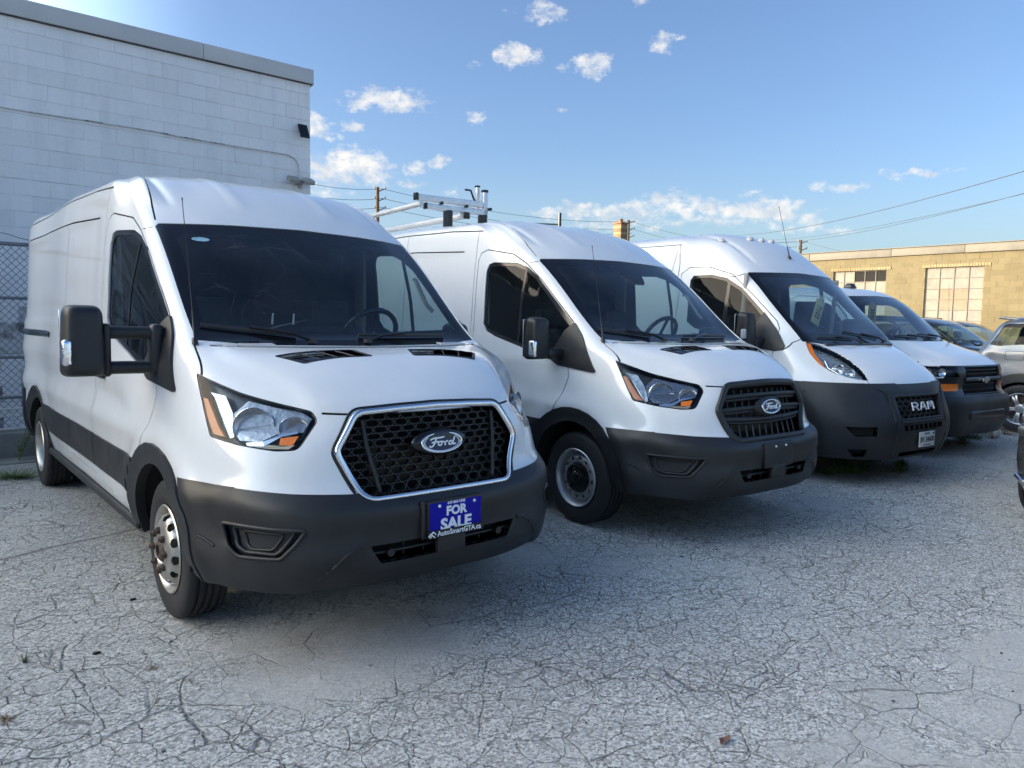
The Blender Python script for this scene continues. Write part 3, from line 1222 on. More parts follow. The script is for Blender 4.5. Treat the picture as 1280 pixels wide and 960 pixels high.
def ford_oval(parent, c, w, h, shell=None, tilt=rad(-10)):
    """blue oval with chrome rim and flowing script"""
    Rm = Matrix.Rotation(tilt, 3, 'X')
    c = Vector(c)

    def W(x, z, d=0.0):
        return c + Rm @ Vector((x, -d, z))
    bm = bmesh.new()
    n = 40
    rg = [[bm.verts.new(W(math.cos(2 * PI * k / n) * w / 2 * s, math.sin(2 * PI * k / n) * h / 2 * s, d)) for k in range(n)] for s, d in ((1.08, -.03), (1.06, 0.0), (1.0, .006), (.9, .007))]
    cv = bm.verts.new(W(0, 0, .009))
    for a, b in zip(rg, rg[1:]):
        for k in range(n):
            bm.faces.new((a[k], a[(k + 1) % n], b[(k + 1) % n], b[k]))
    for k in range(n):
        bm.faces.new((rg[-1][k], rg[-1][(k + 1) % n], cv))
    badge = bm_obj('badge', bm, 'badge_blue', parent, True, 60)
    for s, r in ((1.0, .006), (.88, .0028)):
        closed_sweep('badge_ring', [W(math.cos(2 * PI * k / n) * w / 2 * s, math.sin(2 * PI * k / n) * h / 2 * s, .007) for k in range(n)], r, r * .8, 'chrome_dull', badge)
    # script strokes, units of oval half size, slanted
    st = [
        [(-.62, .30), (-.55, .46), (-.30, .50), (-.05, .48), (.12, .56)],
        [(-.30, .48), (-.38, .10), (-.50, -.38), (-.64, -.46), (-.70, -.30)],
        [(-.56, .04), (-.38, .06), (-.22, .10)],
        [(-.14, .08), (-.26, -.10), (-.22, -.34), (-.08, -.34), (0.0, -.12), (-.08, .08), (-.14, .08)],
        [(-.06, .06), (.10, .04), (.16, -.06), (.12, -.38)],
        [(.15, -.08), (.22, .08), (.30, .08)],
        [(.52, .04), (.42, .08), (.32, -.12), (.34, -.34), (.46, -.34), (.56, -.10)],
        [(.68, .46), (.60, .10), (.52, -.30), (.60, -.36), (.70, -.26)],
    ]
    bm = bmesh.new()
    for s_ in st:
        q = [s_[0]]
        for a, b in zip(s_, s_[1:]):
            q.append(((a[0] + b[0]) / 2, (a[1] + b[1]) / 2))
            q.append(b)
        # smooth
        for _ in range(2):
            q = [q[0]] + [((q[i - 1][0] + 2 * q[i][0] + q[i + 1][0]) / 4, (q[i - 1][1] + 2 * q[i][1] + q[i + 1][1]) / 4) for i in range(1, len(q) - 1)] + [q[-1]]
        add_tube(bm, [W(x * w / 2 * .95, z * h / 2 * .95, .010) for x, z in q], .0042, 6, up=(0, -1, 0), ry=.0028)
    bm_obj('script', bm, 'sign_white', badge, True, 60)
    return badge


# ------------------------------------------------------------------ the two look-alike white vans
def sstep(x, a, b):
    t = np.clip((x - a) / (b - a), 0, 1)
    return t * t * (3 - 2 * t)


T_ROWS = [
    # c0 ... c11
    [(0, -1.03, .335), (.42, -1.005, .335), (.70, -.90, .34), (.88, -.70, .345), (.945, -.48, .345), (.955, 0, .34), (.955, .5, .34), (.955, 1.4, .34), (.955, 3., .35), (.93, 4.7, .42), (.85, 4.90, .44), (0, 4.96, .45)],
    [(0, -1.075, .42), (.42, -1.055, .42), (.70, -.945, .425), (.895, -.70, .44), (.985, -.5, .45), (.99, 0, .45), (.99, .5, .45), (.99, 1.4, .45), (.99, 3., .46), (.965, 4.7, .50), (.885, 4.92, .52), (0, 4.99, .52)],
    [(0, -1.08, .57), (.42, -1.06, .57), (.715, -.955, .58), (.90, -.69, .60), (.985, -.47, .61), (1.01, 0, .62), (1.015, .5, .62), (1.015, 1.4, .62), (1.015, 3., .62), (.98, 4.7, .63), (.895, 4.93, .63), (0, 5.0, .63)],
    [(0, -1.084, .675), (.42, -1.063, .685), (.712, -.96, .705), (.902, -.70, .715), (.99, -.47, .71), (1.012, 0, .70), (1.018, .5, .70), (1.018, 1.4, .70), (1.018, 3., .70), (.985, 4.7, .71), (.90, 4.93, .71), (0, 5.0, .71)],
    [(0, -1.045, .73), (.42, -1.015, .745), (.69, -.915, .76), (.895, -.665, .775), (.98, -.42, .775), (1.01, 0, .78), (1.02, .5, .78), (1.02, 1.4, .78), (1.02, 3., .78), (.985, 4.7, .79), (.90, 4.93, .79), (0, 5.0, .79)],
    [(0, -1.00, .92), (.44, -.955, .92), (.655, -.865, .935), (.86, -.64, .96), (.95, -.44, .965), (.995, 0, .98), (1.01, .5, .98), (1.015, 1.4, .98), (1.015, 3., .98), (.985, 4.72, .99), (.90, 4.93, .99), (0, 5.0, .99)],
    [(0, -.965, 1.095), (.41, -.915, 1.085), (.57, -.82, 1.095), (.80, -.60, 1.115), (.925, -.42, 1.12), (.975, 0, 1.14), (.995, .5, 1.14), (1.0, 1.4, 1.14), (1.0, 3., 1.15), (.98, 4.73, 1.15), (.90, 4.93, 1.15), (0, 4.99, 1.15)],
    [(0, -.87, 1.18), (.41, -.82, 1.175), (.59, -.73, 1.185), (.79, -.54, 1.21), (.91, -.375, 1.235), (.955, 0, 1.26), (.98, .5, 1.26), (.985, 1.4, 1.27), (.985, 3., 1.28), (.972, 4.74, 1.28), (.895, 4.93, 1.28), (0, 4.985, 1.28)],
    [(0, -.60, 1.315), (.38, -.57, 1.32), (.59, -.49, 1.32), (.775, -.37, 1.325), (.885, -.26, 1.33), (.935, .02, 1.35), (.965, .5, 1.37), (.965, 1.4, 1.40), (.965, 3., 1.42), (.965, 4.75, 1.42), (.895, 4.93, 1.42), (0, 4.97, 1.42)],
    [(0, -.24, 1.385), (.38, -.23, 1.385), (.60, -.195, 1.39), (.76, -.155, 1.40), (.848, -.11, 1.415), (.915, .12, 1.46), (.95, .5, 1.50), (.952, 1.4, 1.54), (.952, 3., 1.56), (.952, 4.75, 1.56), (.885, 4.92, 1.56), (0, 4.96, 1.56)],
    [(0, .14, 1.72), (.38, .155, 1.72), (.59, .19, 1.72), (.745, .235, 1.72), (.84, .285, 1.73), (.895, .50, 1.76), (.93, .85, 1.78), (.935, 1.4, 1.80), (.937, 3., 1.80), (.937, 4.75, 1.80), (.87, 4.90, 1.80), (0, 4.94, 1.80)],
    [(0, .53, 2.045), (.37, .545, 2.04), (.57, .575, 2.04), (.72, .615, 2.03), (.815, .665, 2.035), (.865, .84, 2.05), (.897, 1.08, 2.05), (.912, 1.4, 2.05), (.918, 3., 2.07), (.918, 4.75, 2.07), (.85, 4.87, 2.07), (0, 4.91, 2.07)],
    [(0, .76, 2.21), (.36, .78, 2.205), (.54, .81, 2.195), (.695, .85, 2.187), (.795, .91, 2.182), (.845, 1.04, 2.19), (.873, 1.2, 2.20), (.89, 1.45, 2.232), (.896, 3., 2.268), (.898, 4.75, 2.25), (.83, 4.85, 2.25), (0, 4.89, 2.26)],
    [(0, 1.10, 2.37), (.34, 1.11, 2.365), (.51, 1.13, 2.35), (.66, 1.15, 2.345), (.76, 1.19, 2.33), (.812, 1.27, 2.325), (.842, 1.37, 2.335), (.862, 1.52, 2.355), (.868, 3., 2.392), (.862, 4.72, 2.375), (.79, 4.80, 2.37), (0, 4.84, 2.38)],
    [(0, 1.50, 2.465), (.30, 1.50, 2.462), (.47, 1.50, 2.456), (.58, 1.50, 2.446), (.67, 1.52, 2.432), (.718, 1.56, 2.423), (.748, 1.62, 2.422), (.765, 1.75, 2.43), (.778, 3., 2.460), (.76, 4.65, 2.435), (.68, 4.73, 2.43), (0, 4.77, 2.44)],
    [(0, 1.95, 2.50), (.15, 1.95, 2.50), (.23, 1.95, 2.497), (.29, 1.95, 2.493), (.33, 1.96, 2.488), (.36, 1.98, 2.486), (.39, 2.02, 2.484), (.42, 2.1, 2.483), (.45, 3., 2.512), (.44, 4.55, 2.47), (.36, 4.62, 2.465), (0, 4.65, 2.47)],
    [(0, 2.2, 2.508), (0, 2.21, 2.508), (0, 2.22, 2.508), (0, 2.23, 2.508), (0, 2.24, 2.508), (0, 2.26, 2.508), (0, 2.3, 2.508), (0, 2.36, 2.508), (0, 3.1, 2.52), (0, 4.42, 2.48), (0, 4.48, 2.48), (0, 4.5, 2.48)],
]


def t_disp(P, N):
    x, y, z = P[..., 0], P[..., 1], P[..., 2]
    d = np.zeros_like(x)
    side = sstep(x, .80, .92) * sstep(y, -.3, .2)
    # scalloped lower flank
    d -= side * .016 * np.exp(-((z - 1.04) / .075) ** 2) * sstep(y, .5, .9)
    d += side * .010 * np.exp(-((z - .90) / .05) ** 2)
    d += side * .008 * np.exp(-((z - 1.22) / .05) ** 2)
    # recessed cargo panel, raised bumper cheeks beside the lower grille
    d -= .010 * sstep(x, .75, .85) * sstep(y, 1.60, 1.70) * (1 - sstep(y, 4.78, 4.88)) * sstep(z, 1.44, 1.50) * (1 - sstep(z, 2.13, 2.19))
    xt = .43 + .20 * np.clip((.53 - z) / .13, 0, 1)
    low = (1 - sstep(z, .52, .56)) * (1 - sstep(y, -.70, -.60))
    d += .014 * low * sstep(x, xt - .02, xt + .02)
    # flares round the wheels
    for cy in (0.0, 3.75):
        r = np.sqrt((y - cy) ** 2 + (z - .36) ** 2)
        d += sstep(x, .7, .9) * .020 * np.exp(-((r - .56) / .07) ** 2)
    # hood: raised middle with a soft crease either side
    hood = sstep(z, 1.06, 1.14) * (1 - sstep(y, -.25, -.18)) * (N[..., 2] > .2)
    edge = .58 + .20 * sstep(y, -.80, -.30)
    d += hood * .012 * (1 - sstep(x - edge, -.05, .05))
    # roof ribs above the screen
    roof = sstep(z, 2.14, 2.24) * sstep(N[..., 2], .3, .6)
    for xr in (.30,):
        d += roof * .010 * np.exp(-((x - xr) / .03) ** 2)
    d += roof * .014 * np.exp(-((x - .77 + .06 * sstep(y, .9, 1.5)) / .03) ** 2) * (1 - sstep(y, 1.4, 1.7))
    d -= roof * .010 * np.exp(-((x - .69) / .02) ** 2) * (1 - sstep(y, 1.4, 1.7))
    return d


GR_POLY = [(-.405, 1.098), (.405, 1.098), (.512, .935), (.412, .722), (-.412, .722), (-.512, .935)]


def t_shell():
    P, N = loft(densify(T_ROWS), [3, 5, 5, 4, 6, 6, 4, 6, 6, 8, 8, 7, 6, 6, 5, 4], [8, 11, 9, 8, 10, 8, 9, 7, 7, 7, 6, 5, 5], t_disp)
    sh = Shell(shell_mesh(P))
    c = sh.cut
    ACZ = .365
    # door and hood panels first, then their gaps
    door = [(1.40, .50), (1.405, 1.0), (1.405, 2.06), (1.37, 2.125), (1.28, 2.15), (.95, 2.095), (.76, 2.005), (.55, 1.865), (.14, 1.53), (.095, 1.40), (.10, 1.19), (.085, 1.11), (.13, .97), (.20, .86), (.47, .60), (.49, .46), (1.38, .46)]
    sh.cut2(door, 'door')
    slide = [(1.45, 2.34), (1.45, .50), (2.72, .50), (2.72, 2.38)]
    sh.cut([(a, b) for a, b in slide], 'R', 'slide')
    hood = [(-.865, -.13), (-.60, -.20), (0, -.26), (.60, -.20), (.865, -.13), (.905, -.30), (.80, -.50), (.56, -.80), (.43, -.905), (0, -.975), (-.43, -.905), (-.56, -.80), (-.80, -.50), (-.905, -.30)]
    c(hood, 'T', 'hood')

    def gap(pts, frame, w=.007, closed=False, name='gap', **k):
        w = w * 1.25
        pts = list(pts)
        for a in range(len(pts) if closed else len(pts) - 1):
            q0, q1 = Vector(pts[a]), Vector(pts[(a + 1) % len(pts)])
            dd = (q1 - q0)
            if dd.length < 1e-5:
                continue
            dd = dd / dd.length * w * .5
            pl = strip([tuple(q0 - dd), tuple(q1 + dd)], w)
            if frame == 'S':
                c(pl, 'R', name, **k)
                c(pl, 'L', name, **k)
            else:
                c(pl, frame, name, **k)
    gap(door, 'S', closed=True)
    gap(slide, 'R', w=.006)
    gap([(5.0, 2.32), (3.6, 2.385), (2.75, 2.385), (1.9, 2.36), (1.40, 2.325)], 'S', w=.010)
    gap([(1.66, 2.155), (2.54, 2.20), (3.6, 2.22), (4.80, 2.19), (4.87, 2.12), (4.83, 1.60), (4.74, 1.49), (4.6, 1.47)], 'S', w=.009)
    for s_ in (-1, 1):
        gap([(s_ * .90, 1.255), (s_ * .86, 1.40)], 'F', w=.006)
        gap([(s_ * .425, 1.095), (s_ * .53, 1.10)], 'F', w=.008)
        gap([(s_ * .835, 2.02), (s_ * .93, 1.99)], 'F', w=.004)
    gap([(x * .1, .0 + 1.374 + .012 * abs(x * .1) ** 2) for x in range(-8, 9)], 'F', w=.006)
    # arches
    for cy in (0.0, 3.75):
        sh.cut2(circ(cy, ACZ, .53, 36), 'arch_trim')
        sh.cut2(circ(cy, ACZ - .01, .435, 36), 'hole')
    sh.cut2([(.40, .565), (3.18, .565), (3.40, .77), (.36, .77)], 'moulding', exclude=('arch_trim', 'hole'))
    sh.cut2([(1.395, .55), (1.407, .55), (1.407, .78), (1.395, .78)], 'gap', only=('moulding',))
    sh.cut2([(.2, .30), (3.6, .30), (3.6, .415), (.2, .415)], 'sill', exclude=('hole', 'arch_trim'))
    sh.cut2([(4.18, .30), (5.1, .30), (5.1, .83), (4.30, .83)], 'rear_bumper', exclude=('hole',))
    c([(-1.1, .30), (1.1, .30), (1.1, .72), (-1.1, .72)], 'B', 'rear_bumper')
    # bumper
    bl = [(-1.05, .20), (1.05, .20), (1.05, .785), (.90, .782), (.70, .765), (.47, .752), (-.47, .752), (-.70, .765), (-.90, .782), (-1.05, .785)]
    c(bl, 'F', 'bumper', exclude=('hole', 'arch_trim'))
    sh.cut2([(-.70, .20), (-.30, .20), (-.44, .50), (-.405, .72), (-.36, .785), (-.70, .783)], 'bumper', exclude=('hole', 'arch_trim'))
    # grille opening, lower opening, fog recesses
    c(rounded(GR_POLY, [.05, .05, .05, .06, .06, .05]), 'F', 'hole')
    c(rounded([(-.41, .525), (.41, .525), (.36, .44), (-.36, .44)], .015), 'F', 'lower_hole')
    FOG = [(-.175, .630), (.225, .625), (.175, .555), (.12, .498), (-.085, .492), (-.145, .535)]
    sh.cutH(rounded(FOG, .02), 'fog', only=('bumper',))
    # headlights
    HL = [(-.407, 1.262), (-.15, 1.178), (.02, 1.140), (.178, 1.110), (.212, 1.068), (.150, .945), (.05, .940), (-.12, .958), (-.278, .986), (-.32, 1.07)]
    sh.cutH(rounded(HL, [.012, .05, .05, .02, .02, .03, .02, .02, .015, .02]), 'lens', exclude=('hole',))
    AM = [(-.355, 1.155), (-.325, 1.150), (-.245, 1.035), (-.205, .992), (-.268, 1.000), (-.312, 1.07)]
    sh.cutH(AM, 'lens_amber', only=('lens',))
    # hood vents
    for s_ in (-1, 1):
        c([(s_ * .59, -.47), (s_ * .17, -.44), (s_ * .125, -.565), (s_ * .50, -.59)], 'T', 'vent')
        gap([(s_ * .805, 2.07), (s_ * .785, 2.15), (s_ * .765, 2.24), (s_ * .735, 2.34), (s_ * .70, 2.42), (s_ * .675, 2.445)], 'F', w=.007)
    # glass
    WS = [(-.845, 1.405), (-.60, 1.385), (0, 1.378), (.60, 1.385), (.845, 1.405), (.822, 2.025), (.80, 2.045), (.40, 2.062), (0, 2.07), (-.40, 2.062), (-.80, 2.045), (-.822, 2.025)]
    c(WS, 'F', 'frit')
    WI = [(-.775, 1.47), (0, 1.445), (.775, 1.47), (.745, 1.955), (.71, 1.985), (.40, 2.005), (.16, 2.01), (.13, 1.96), (.06, 1.87), (-.06, 1.87), (-.13, 1.96), (-.16, 2.01), (-.40, 2.005), (-.71, 1.985), (-.745, 1.955)]
    c(WI, 'F', 'screen', only=('frit',))
    WIN = [(1.265, 1.96), (1.235, 2.02), (1.17, 2.035), (.88, 2.018), (.74, 1.975), (.60, 1.895), (.12, 1.505), (.28, 1.25), (.48, 1.27), (.72, 1.325), (1.08, 1.40), (1.19, 1.435), (1.255, 1.50)]
    sh.cut2(WIN, 'win_edge')
    WIN2 = [(1.235, 1.95), (1.21, 1.99), (1.16, 2.005), (.90, 1.992), (.76, 1.95), (.62, 1.87), (.17, 1.495), (.31, 1.28), (.48, 1.30), (.71, 1.353), (1.06, 1.428), (1.17, 1.46), (1.225, 1.51)]
    sh.cut2(WIN2, 'win', only=('win_edge',))
    sh.cut2([(.725, 1.2), (.75, 1.2), (.775, 2.1), (.75, 2.1)], 'win_edge', only=('win',))
    sh.cut2([(.115, 1.52), (.02, 1.43), (-.195, 1.172), (-.18, 1.16), (.20, 1.195), (.32, 1.245), (.19, 1.46)], 'sail')
    sh.finish()
    return sh


def hexgrid(name, parent, shell, poly, dx, dz, depth, th, recess):
    bm = bmesh.new()
    us = [p[0] for p in poly]
    vs = [p[1] for p in poly]
    nx = int((max(us) - min(us)) / dx) + 2
    nz = int((max(vs) - min(vs)) / dz) + 3
    edges = set()
    for i in range(-nx, nx):
        for j in range(nz):
            cx = i * dx + (dx / 2 if j % 2 else 0)
            cz = min(vs) + (j - .5) * dz
            h = dx * .5
            pts = [(cx - h + dx * .2, cz + dz * .5), (cx + h - dx * .2, cz + dz * .5), (cx + h, cz), (cx + h - dx * .2, cz - dz * .5), (cx - h + dx * .2, cz - dz * .5), (cx - h, cz)]
            for k in range(6):
                a, b = pts[k], pts[(k + 1) % 6]
                mx, mz = (a[0] + b[0]) / 2, (a[1] + b[1]) / 2
                if not pip((mx, mz), poly):
                    continue
                key = tuple(sorted([(round(a[0], 3), round(a[1], 3)), (round(b[0], 3), round(b[1], 3))]))
                edges.add(key)
    for a, b in sorted(edges):
        A = shell.front(a[0], a[1], -recess)
        B = shell.front(b[0], b[1], -recess)
        d = (B - A)
        if d.length < 1e-4:
            continue
        d.normalize()
        n = Vector((0, -1, 0))
        s = d.cross(n).normalized() * th / 2
        q = []
        for p in (A, B):
            for ss, dd in ((1, 0), (-1, 0), (-1, -depth), (1, -depth)):
                q.append(bm.verts.new(p + s * ss + n * dd))
        for f in ((0, 1, 5, 4), (1, 2, 6, 5), (3, 0, 4, 7)):
            bm.faces.new([q[t] for t in f])
    return bm_obj(name, bm, 'plastic', parent)


def headlight(t, sh, s_):
    tg = 'L' if s_ > 0 else 'R'
    reg = (lambda c: c.x > 0) if s_ > 0 else (lambda c: c.x < 0)
    h = sh.extract(['lens', 'lens_amber'], 'headlight', 'lamp_house', t, -.075, -.072, reg)
    sh.extract(['lens', 'lens_amber'], 'lens', 'clear_lens', h, -.002, .004, reg)
    sh.extract(['lens_amber'], 'side_reflector', 'amber_dark', h, -.008, .02, reg)
    # rim of the lamp: dark line round the lens
    HLp = [(-.405, 1.258), (-.15, 1.176), (.02, 1.138), (.176, 1.107), (.208, 1.066), (.150, .949), (.05, .943), (-.12, .961), (-.276, .99), (-.32, 1.07)]
    pts = [sh.diag(s_, u, z, -.006) for u, z in smooth_poly(HLp, .015, .04)]
    closed_sweep('lamp_rim', pts, .005, .005, 'gloss_black', h, up=(s_ * SQ, -SQ, 0))
    D_ = Vector((s_ * .55, -.83, 0))
    for (u, z, r, ez) in ((-.092, 1.068, .090, 1.0), (.098, 1.068, .066, .85)):
        c = sh.diag(s_, u, z, -.075)
        bm = bmesh.new()
        add_lathe(bm, [(-.068, r * 1.0), (-.066, r * 1.02), (-.050, r * .97), (-.028, r * .82), (-.008, r * .55), (.002, r * .2), (.003, .001)], 'y', 28)
        M_ = Matrix.Rotation(math.atan2(D_.x, -D_.y), 3, 'Z')
        for v in bm.verts:
            v.co = M_ @ Vector((v.co.x, v.co.y * .80 - .006, v.co.z * ez)) + c
        bm_obj('reflector', bm, 'reflector', h, True, 60)
        bm = bmesh.new()
        bmesh.ops.create_uvsphere(bm, u_segments=12, v_segments=8, radius=r * .15)
        for v in bm.verts:
            v.co += c + D_ * .026
        bm_obj('bulb', bm, 'chrome', h, True)
    # pale light guide behind the amber strip, cream tray, amber turn lamp
    def patch(name, poly, off, material, dens=5):
        bm = bmesh.new()
        vs = [bm.verts.new(sh.diag(s_, u, z, off)) for u, z in poly]
        bm.faces.new(vs)
        r_ = bmesh.ops.extrude_face_region(bm, geom=bm.faces[:])
        for v in r_['geom']:
            if isinstance(v, bmesh.types.BMVert):
                v.co -= D_ * .012
        bm_obj(name, bm, material, h)
    patch('reflector_plate', [(-.19, 1.10), (-.13, 1.155), (.0, 1.13), (.12, 1.115), (.175, 1.085), (.15, 1.03), (.03, 1.02), (-.04, .985), (-.14, .985), (-.185, 1.03)], -.030, 'lamp_plate')
    patch('light_guide', [(-.335, 1.185), (-.25, 1.175), (-.20, 1.10), (-.175, 1.0), (-.195, .99), (-.235, 1.04), (-.31, 1.165)], -.035, 'lamp_grey')
    patch('lamp_tray', [(-.06, .972), (.06, .968), (.125, .972), (.10, .955), (-.05, .955)], -.020, 'lamp_tray')
    patch('turn_lamp', [(.055, 1.002), (.135, 1.012), (.115, .972), (.055, .972)], -.022, 'amber')
    patch('lamp_divider', [(-.10, .975), (-.02, .985), (.06, 1.02), (.13, 1.03), (.13, 1.022), (.06, 1.008), (-.01, .965), (-.09, .962)], -.018, 'chrome_dull')
    return h


def t_mirror(t, sh, s_, tow, folded=False):
    base = sh.extract(['sail'], 'mirror_mount', 'plastic', t, .016, .03, (lambda c: c.x > 0) if s_ > 0 else (lambda c: c.x < 0))
    if folded:
        c = (s_ * 1.075, .40, 1.37)
        h = box_obj('mirror', c, (.13, .20, .27), 'plastic', t, .05, 5)
        box_obj('mirror_arm', (s_ * 1.0, .22, 1.30), (.12, .16, .10), 'plastic', h, .03)
        return
    if tow:
        c = (s_ * 1.285, .15, 1.393)
        h = mirror_head(t, s_, c, (.205, .15, .355), .86, True)
        for z0, z1 in ((1.435, 1.46), (1.262, 1.235)):
            tube_obj('mirror_arm', [(s_ * 1.20, .16, z0), (s_ * 1.08, .15, z0), (s_ * .97, .12, z0)], .036, 'plastic', h, 10, ry=.033, up=(0, 0, 1))
        box_obj('arm_collar', (s_ * 1.19, .15, 1.35), (.035, .10, .26), 'plastic', h, .02)
        box_obj('mount_foot', (s_ * .965, .13, 1.345), (.07, .10, .27), 'plastic', h, .03)
        lp = (s_ * 1.365, .105, 1.34)
    else:
        c = (s_ * 1.16, .24, 1.40)
        h = mirror_head(t, s_, c, (.20, .15, .33), .84, False)
        box_obj('mirror_arm', (s_ * 1.03, .20, 1.285), (.16, .10, .085), 'plastic', h, .03)
        lp = (s_ * 1.243, .195, 1.325)
    box_obj('indicator_lamp', lp, (.045, .07, .125), 'reflector', h, .018)


def build_transit():
    sh = t_shell()
    t = empty('cargo_van', '', '')
    body = sh.extract(['body'], 'body', 'white', t, 0, .014)
    ex = sh.extract
    L_, R_ = (lambda c: c.x > 0), (lambda c: c.x < 0)
    for nm, rg in (('front_door', L_), ('front_door', R_)):
        ex(['door'], nm, 'white', t, 0, .014, rg)
    ex(['slide'], 'sliding_door', 'white', t, 0, .014)
    ex(['hood'], 'hood', 'white', t, 0, .014)
    ex(['bumper'], 'front_bumper', 'plastic', t, .006, .03)
    split_parts(sh, ['fog'], 'fog_panel', 'plastic', t, -.024, -.03)
    split_parts(sh, ['moulding'], 'side_moulding', 'plastic', t, .010, .02)
    split_parts(sh, ['arch_trim'], 'wheel_arch_trim', 'plastic', t, .013, .05)
    split_parts(sh, ['sill'], 'sill', 'plastic_dusty', t, .0, .02)
    ex(['rear_bumper'], 'rear_bumper', 'plastic', t, .02, .03)
    ex(['frit'], 'screen_border', 'gloss_black', t, -.004, .01)
    ws = ex(['screen'], 'windscreen', 'screen', t, -.004, 0)
    for rg in (L_, R_):
        w_ = ex(['win'], 'door_window', 'side_glass', t, -.012, 0, rg)
        ex(['win_edge'], 'window_seal', 'gloss_black', t, -.008, .01, rg)
    split_parts(sh, ['gap'], 'shut_line', 'dark', t, -.007, 0)
    # liner behind everything except glass and holes
    ex(['body', 'door', 'slide', 'hood', 'bumper', 'moulding', 'gap', 'sill', 'rear_bumper', 'sail', 'win_edge', 'frit', 'fog'], 'inner_shell', 'liner', t, -.022, 0, lambda c: not (c.y < -.55 and c.z > .9 and False))
    for rg, s_ in ((R_, -1), (L_, 1)):
        headlight(t, sh, s_)
    # fog bezels
    for s_ in (-1, 1):
        for k, (sc, off, r) in enumerate(((1.0, .006, .009), (.76, -.012, .009), (.50, -.020, .007))):
            FOG = [(-.175, .630), (.225, .625), (.175, .555), (.12, .498), (-.085, .492), (-.145, .535)]
            cx, cz = .02, .565
            pl = [(cx + (u - cx) * sc, cz + (z - cz) * sc) for u, z in FOG]
            closed_sweep('fog_bezel', [sh.diag(s_, u, z, off) for u, z in smooth_poly(pl, .02, .04)], r, r, 'plastic', t, up=(s_ * SQ, -SQ, 0))
        # cheek ridges of the bumper
        tube_obj('bumper_ridge', [sh.front(s_ * x, z, .004) for x, z in ((.62, .40), (.57, .45), (.52, .50), (.47, .528), (.43, .532))], .009, 'plastic', t, 8)
        tube_obj('bumper_ridge', [sh.diag(s_, u, z, .004) for u, z in ((-.30, .555), (-.26, .54), (-.215, .52))], .008, 'plastic', t, 8)
    # hood vents
    for s_ in (-1, 1):
        ex(['vent'], 'hood_vent', 'gloss_black', t, -.016, -.018, (lambda c: c.x > 0) if s_ > 0 else (lambda c: c.x < 0))
        pl = [(.59, -.47), (.17, -.44), (.125, -.565), (.50, -.59)]
        closed_sweep('vent_frame', [sh.top(s_ * x, y, -.001) for x, y in smooth_poly(pl, .012, .06)], .008, .004, 'plastic', t, up=(0, 0, 1))
        for k in (.25, .5, .75):
            a = Vector((pl[0][0] + (pl[1][0] - pl[0][0]) * k, pl[0][1] + (pl[1][1] - pl[0][1]) * k, 0))
            b = Vector((pl[3][0] + (pl[2][0] - pl[3][0]) * k, pl[3][1] + (pl[2][1] - pl[3][1]) * k, 0))
            tube_obj('vent_bar', [sh.top(s_ * p.x, p.y, -.002) for p in (a, (a + b) / 2, b)], .004, 'plastic', t, 6, up=(0, 0, 1))
    # lower grille bars
    for z, r in ((.481, .009),):
        g = tube_obj('lower_grille_bar', [sh.front(x * .05, z, -.035) for x in range(-8, 9)], r, 'plastic', t, 8, up=(0, -1, 0))
        for x in (-.31, .31):
            bm = bmesh.new()
            c_ = sh.front(x, z, -.02)
            add_lathe(bm, [(-.02, .001), (-.02, .018), (.02, .018)], 'y', 12, origin=c_)
            bm_obj('tow_point', bm, 'plastic', g, True, 40)
        for x in (-.22, -.11, .11, .22):
            tube_obj('grille_post', [sh.front(x, .435, -.05), sh.front(x, .53, -.05)], .005, 'plastic', g, 6)
    ex(['lower_hole'], 'lower_grille', 'dark', t, -.09, -.09)
    box_obj('radiator', (0, -.80, .90), (.92, .02, .42), 'dark', t)
    box_obj('radiator_core', (.05, -.815, .83), (.66, .012, .17), 'radiator', t)
    # plate bracket
    box_obj('plate_bracket', sh.front(0, .61, .010), (.335, .03, .175), 'plastic', t, .008)
    box_obj('bracket_foot', sh.front(0, .49, .012), (.16, .04, .10), 'plastic', t, .012)
    # wheels wells and chassis
    box_obj('chassis', (0, 2.0, .46), (1.16, 5.6, .22), 'dark', t, .02)
    for cy in (0.0, 3.75):
        for s_ in (-1, 1):
            bm = bmesh.new()
            pts = []
            for k in range(17):
                a = PI * k / 16
                pts.append((cy + .45 * math.cos(a), .36 + .45 * math.sin(a)))
            vo = [bm.verts.new((s_ * .99, a, b)) for a, b in pts]
            vi = [bm.verts.new((s_ * .55, a, b)) for a, b in pts]
            for k in range(16):
                bm.faces.new((vo[k], vo[k + 1], vi[k + 1], vi[k]))
            bm.faces.new(vi)
            bm_obj('wheel_well', bm, 'dark', t, True)
    for s_ in (-1, 1):
        t_box = box_obj('step_bar', (s_ * .955, 1.9, .375), (.09, 2.85, .06), 'plastic_dusty', t, .02)
    # cab
    cab(t, -.12, 1.40, 0, True)
    for s_ in (1, -1):
        tube_obj('grab_handle', [(s_ * .80, .50, 1.80), (s_ * .775, .44, 1.79), (s_ * .765, .36, 1.70), (s_ * .775, .30, 1.62), (s_ * .80, .27, 1.58)], .014, 'trim_light', t, 8)
        box_obj('pillar_trim', (s_ * .865, 1.38, 1.66), (.03, .14, .76), 'trim_light', t, .01)
    wiper(t, sh, (-.30, 1.392), (-.80, 1.475), (-.34, 1.425))
    wiper(t, sh, (.02, 1.392), (.02, 1.425), (.62, 1.425))
    antenna(t, (-.862, -.16, 1.385), (-.87, -.02, 2.10))
    # roof seam along the A pillar and slide rail
    tube_obj('slide_rail', [sh.side(-1, 3.32 + k * .2, 1.345, .002) for k in range(9)], .012, 'gloss_black', t, 8, up=(0, 0, 1), ry=.024)
    tube_obj('rail_edge', [sh.side(-1, 3.32 + k * .2, 1.376, .004) for k in range(9)], .010, 'chrome_dull', t, 6, up=(0, 0, 1), ry=.005)
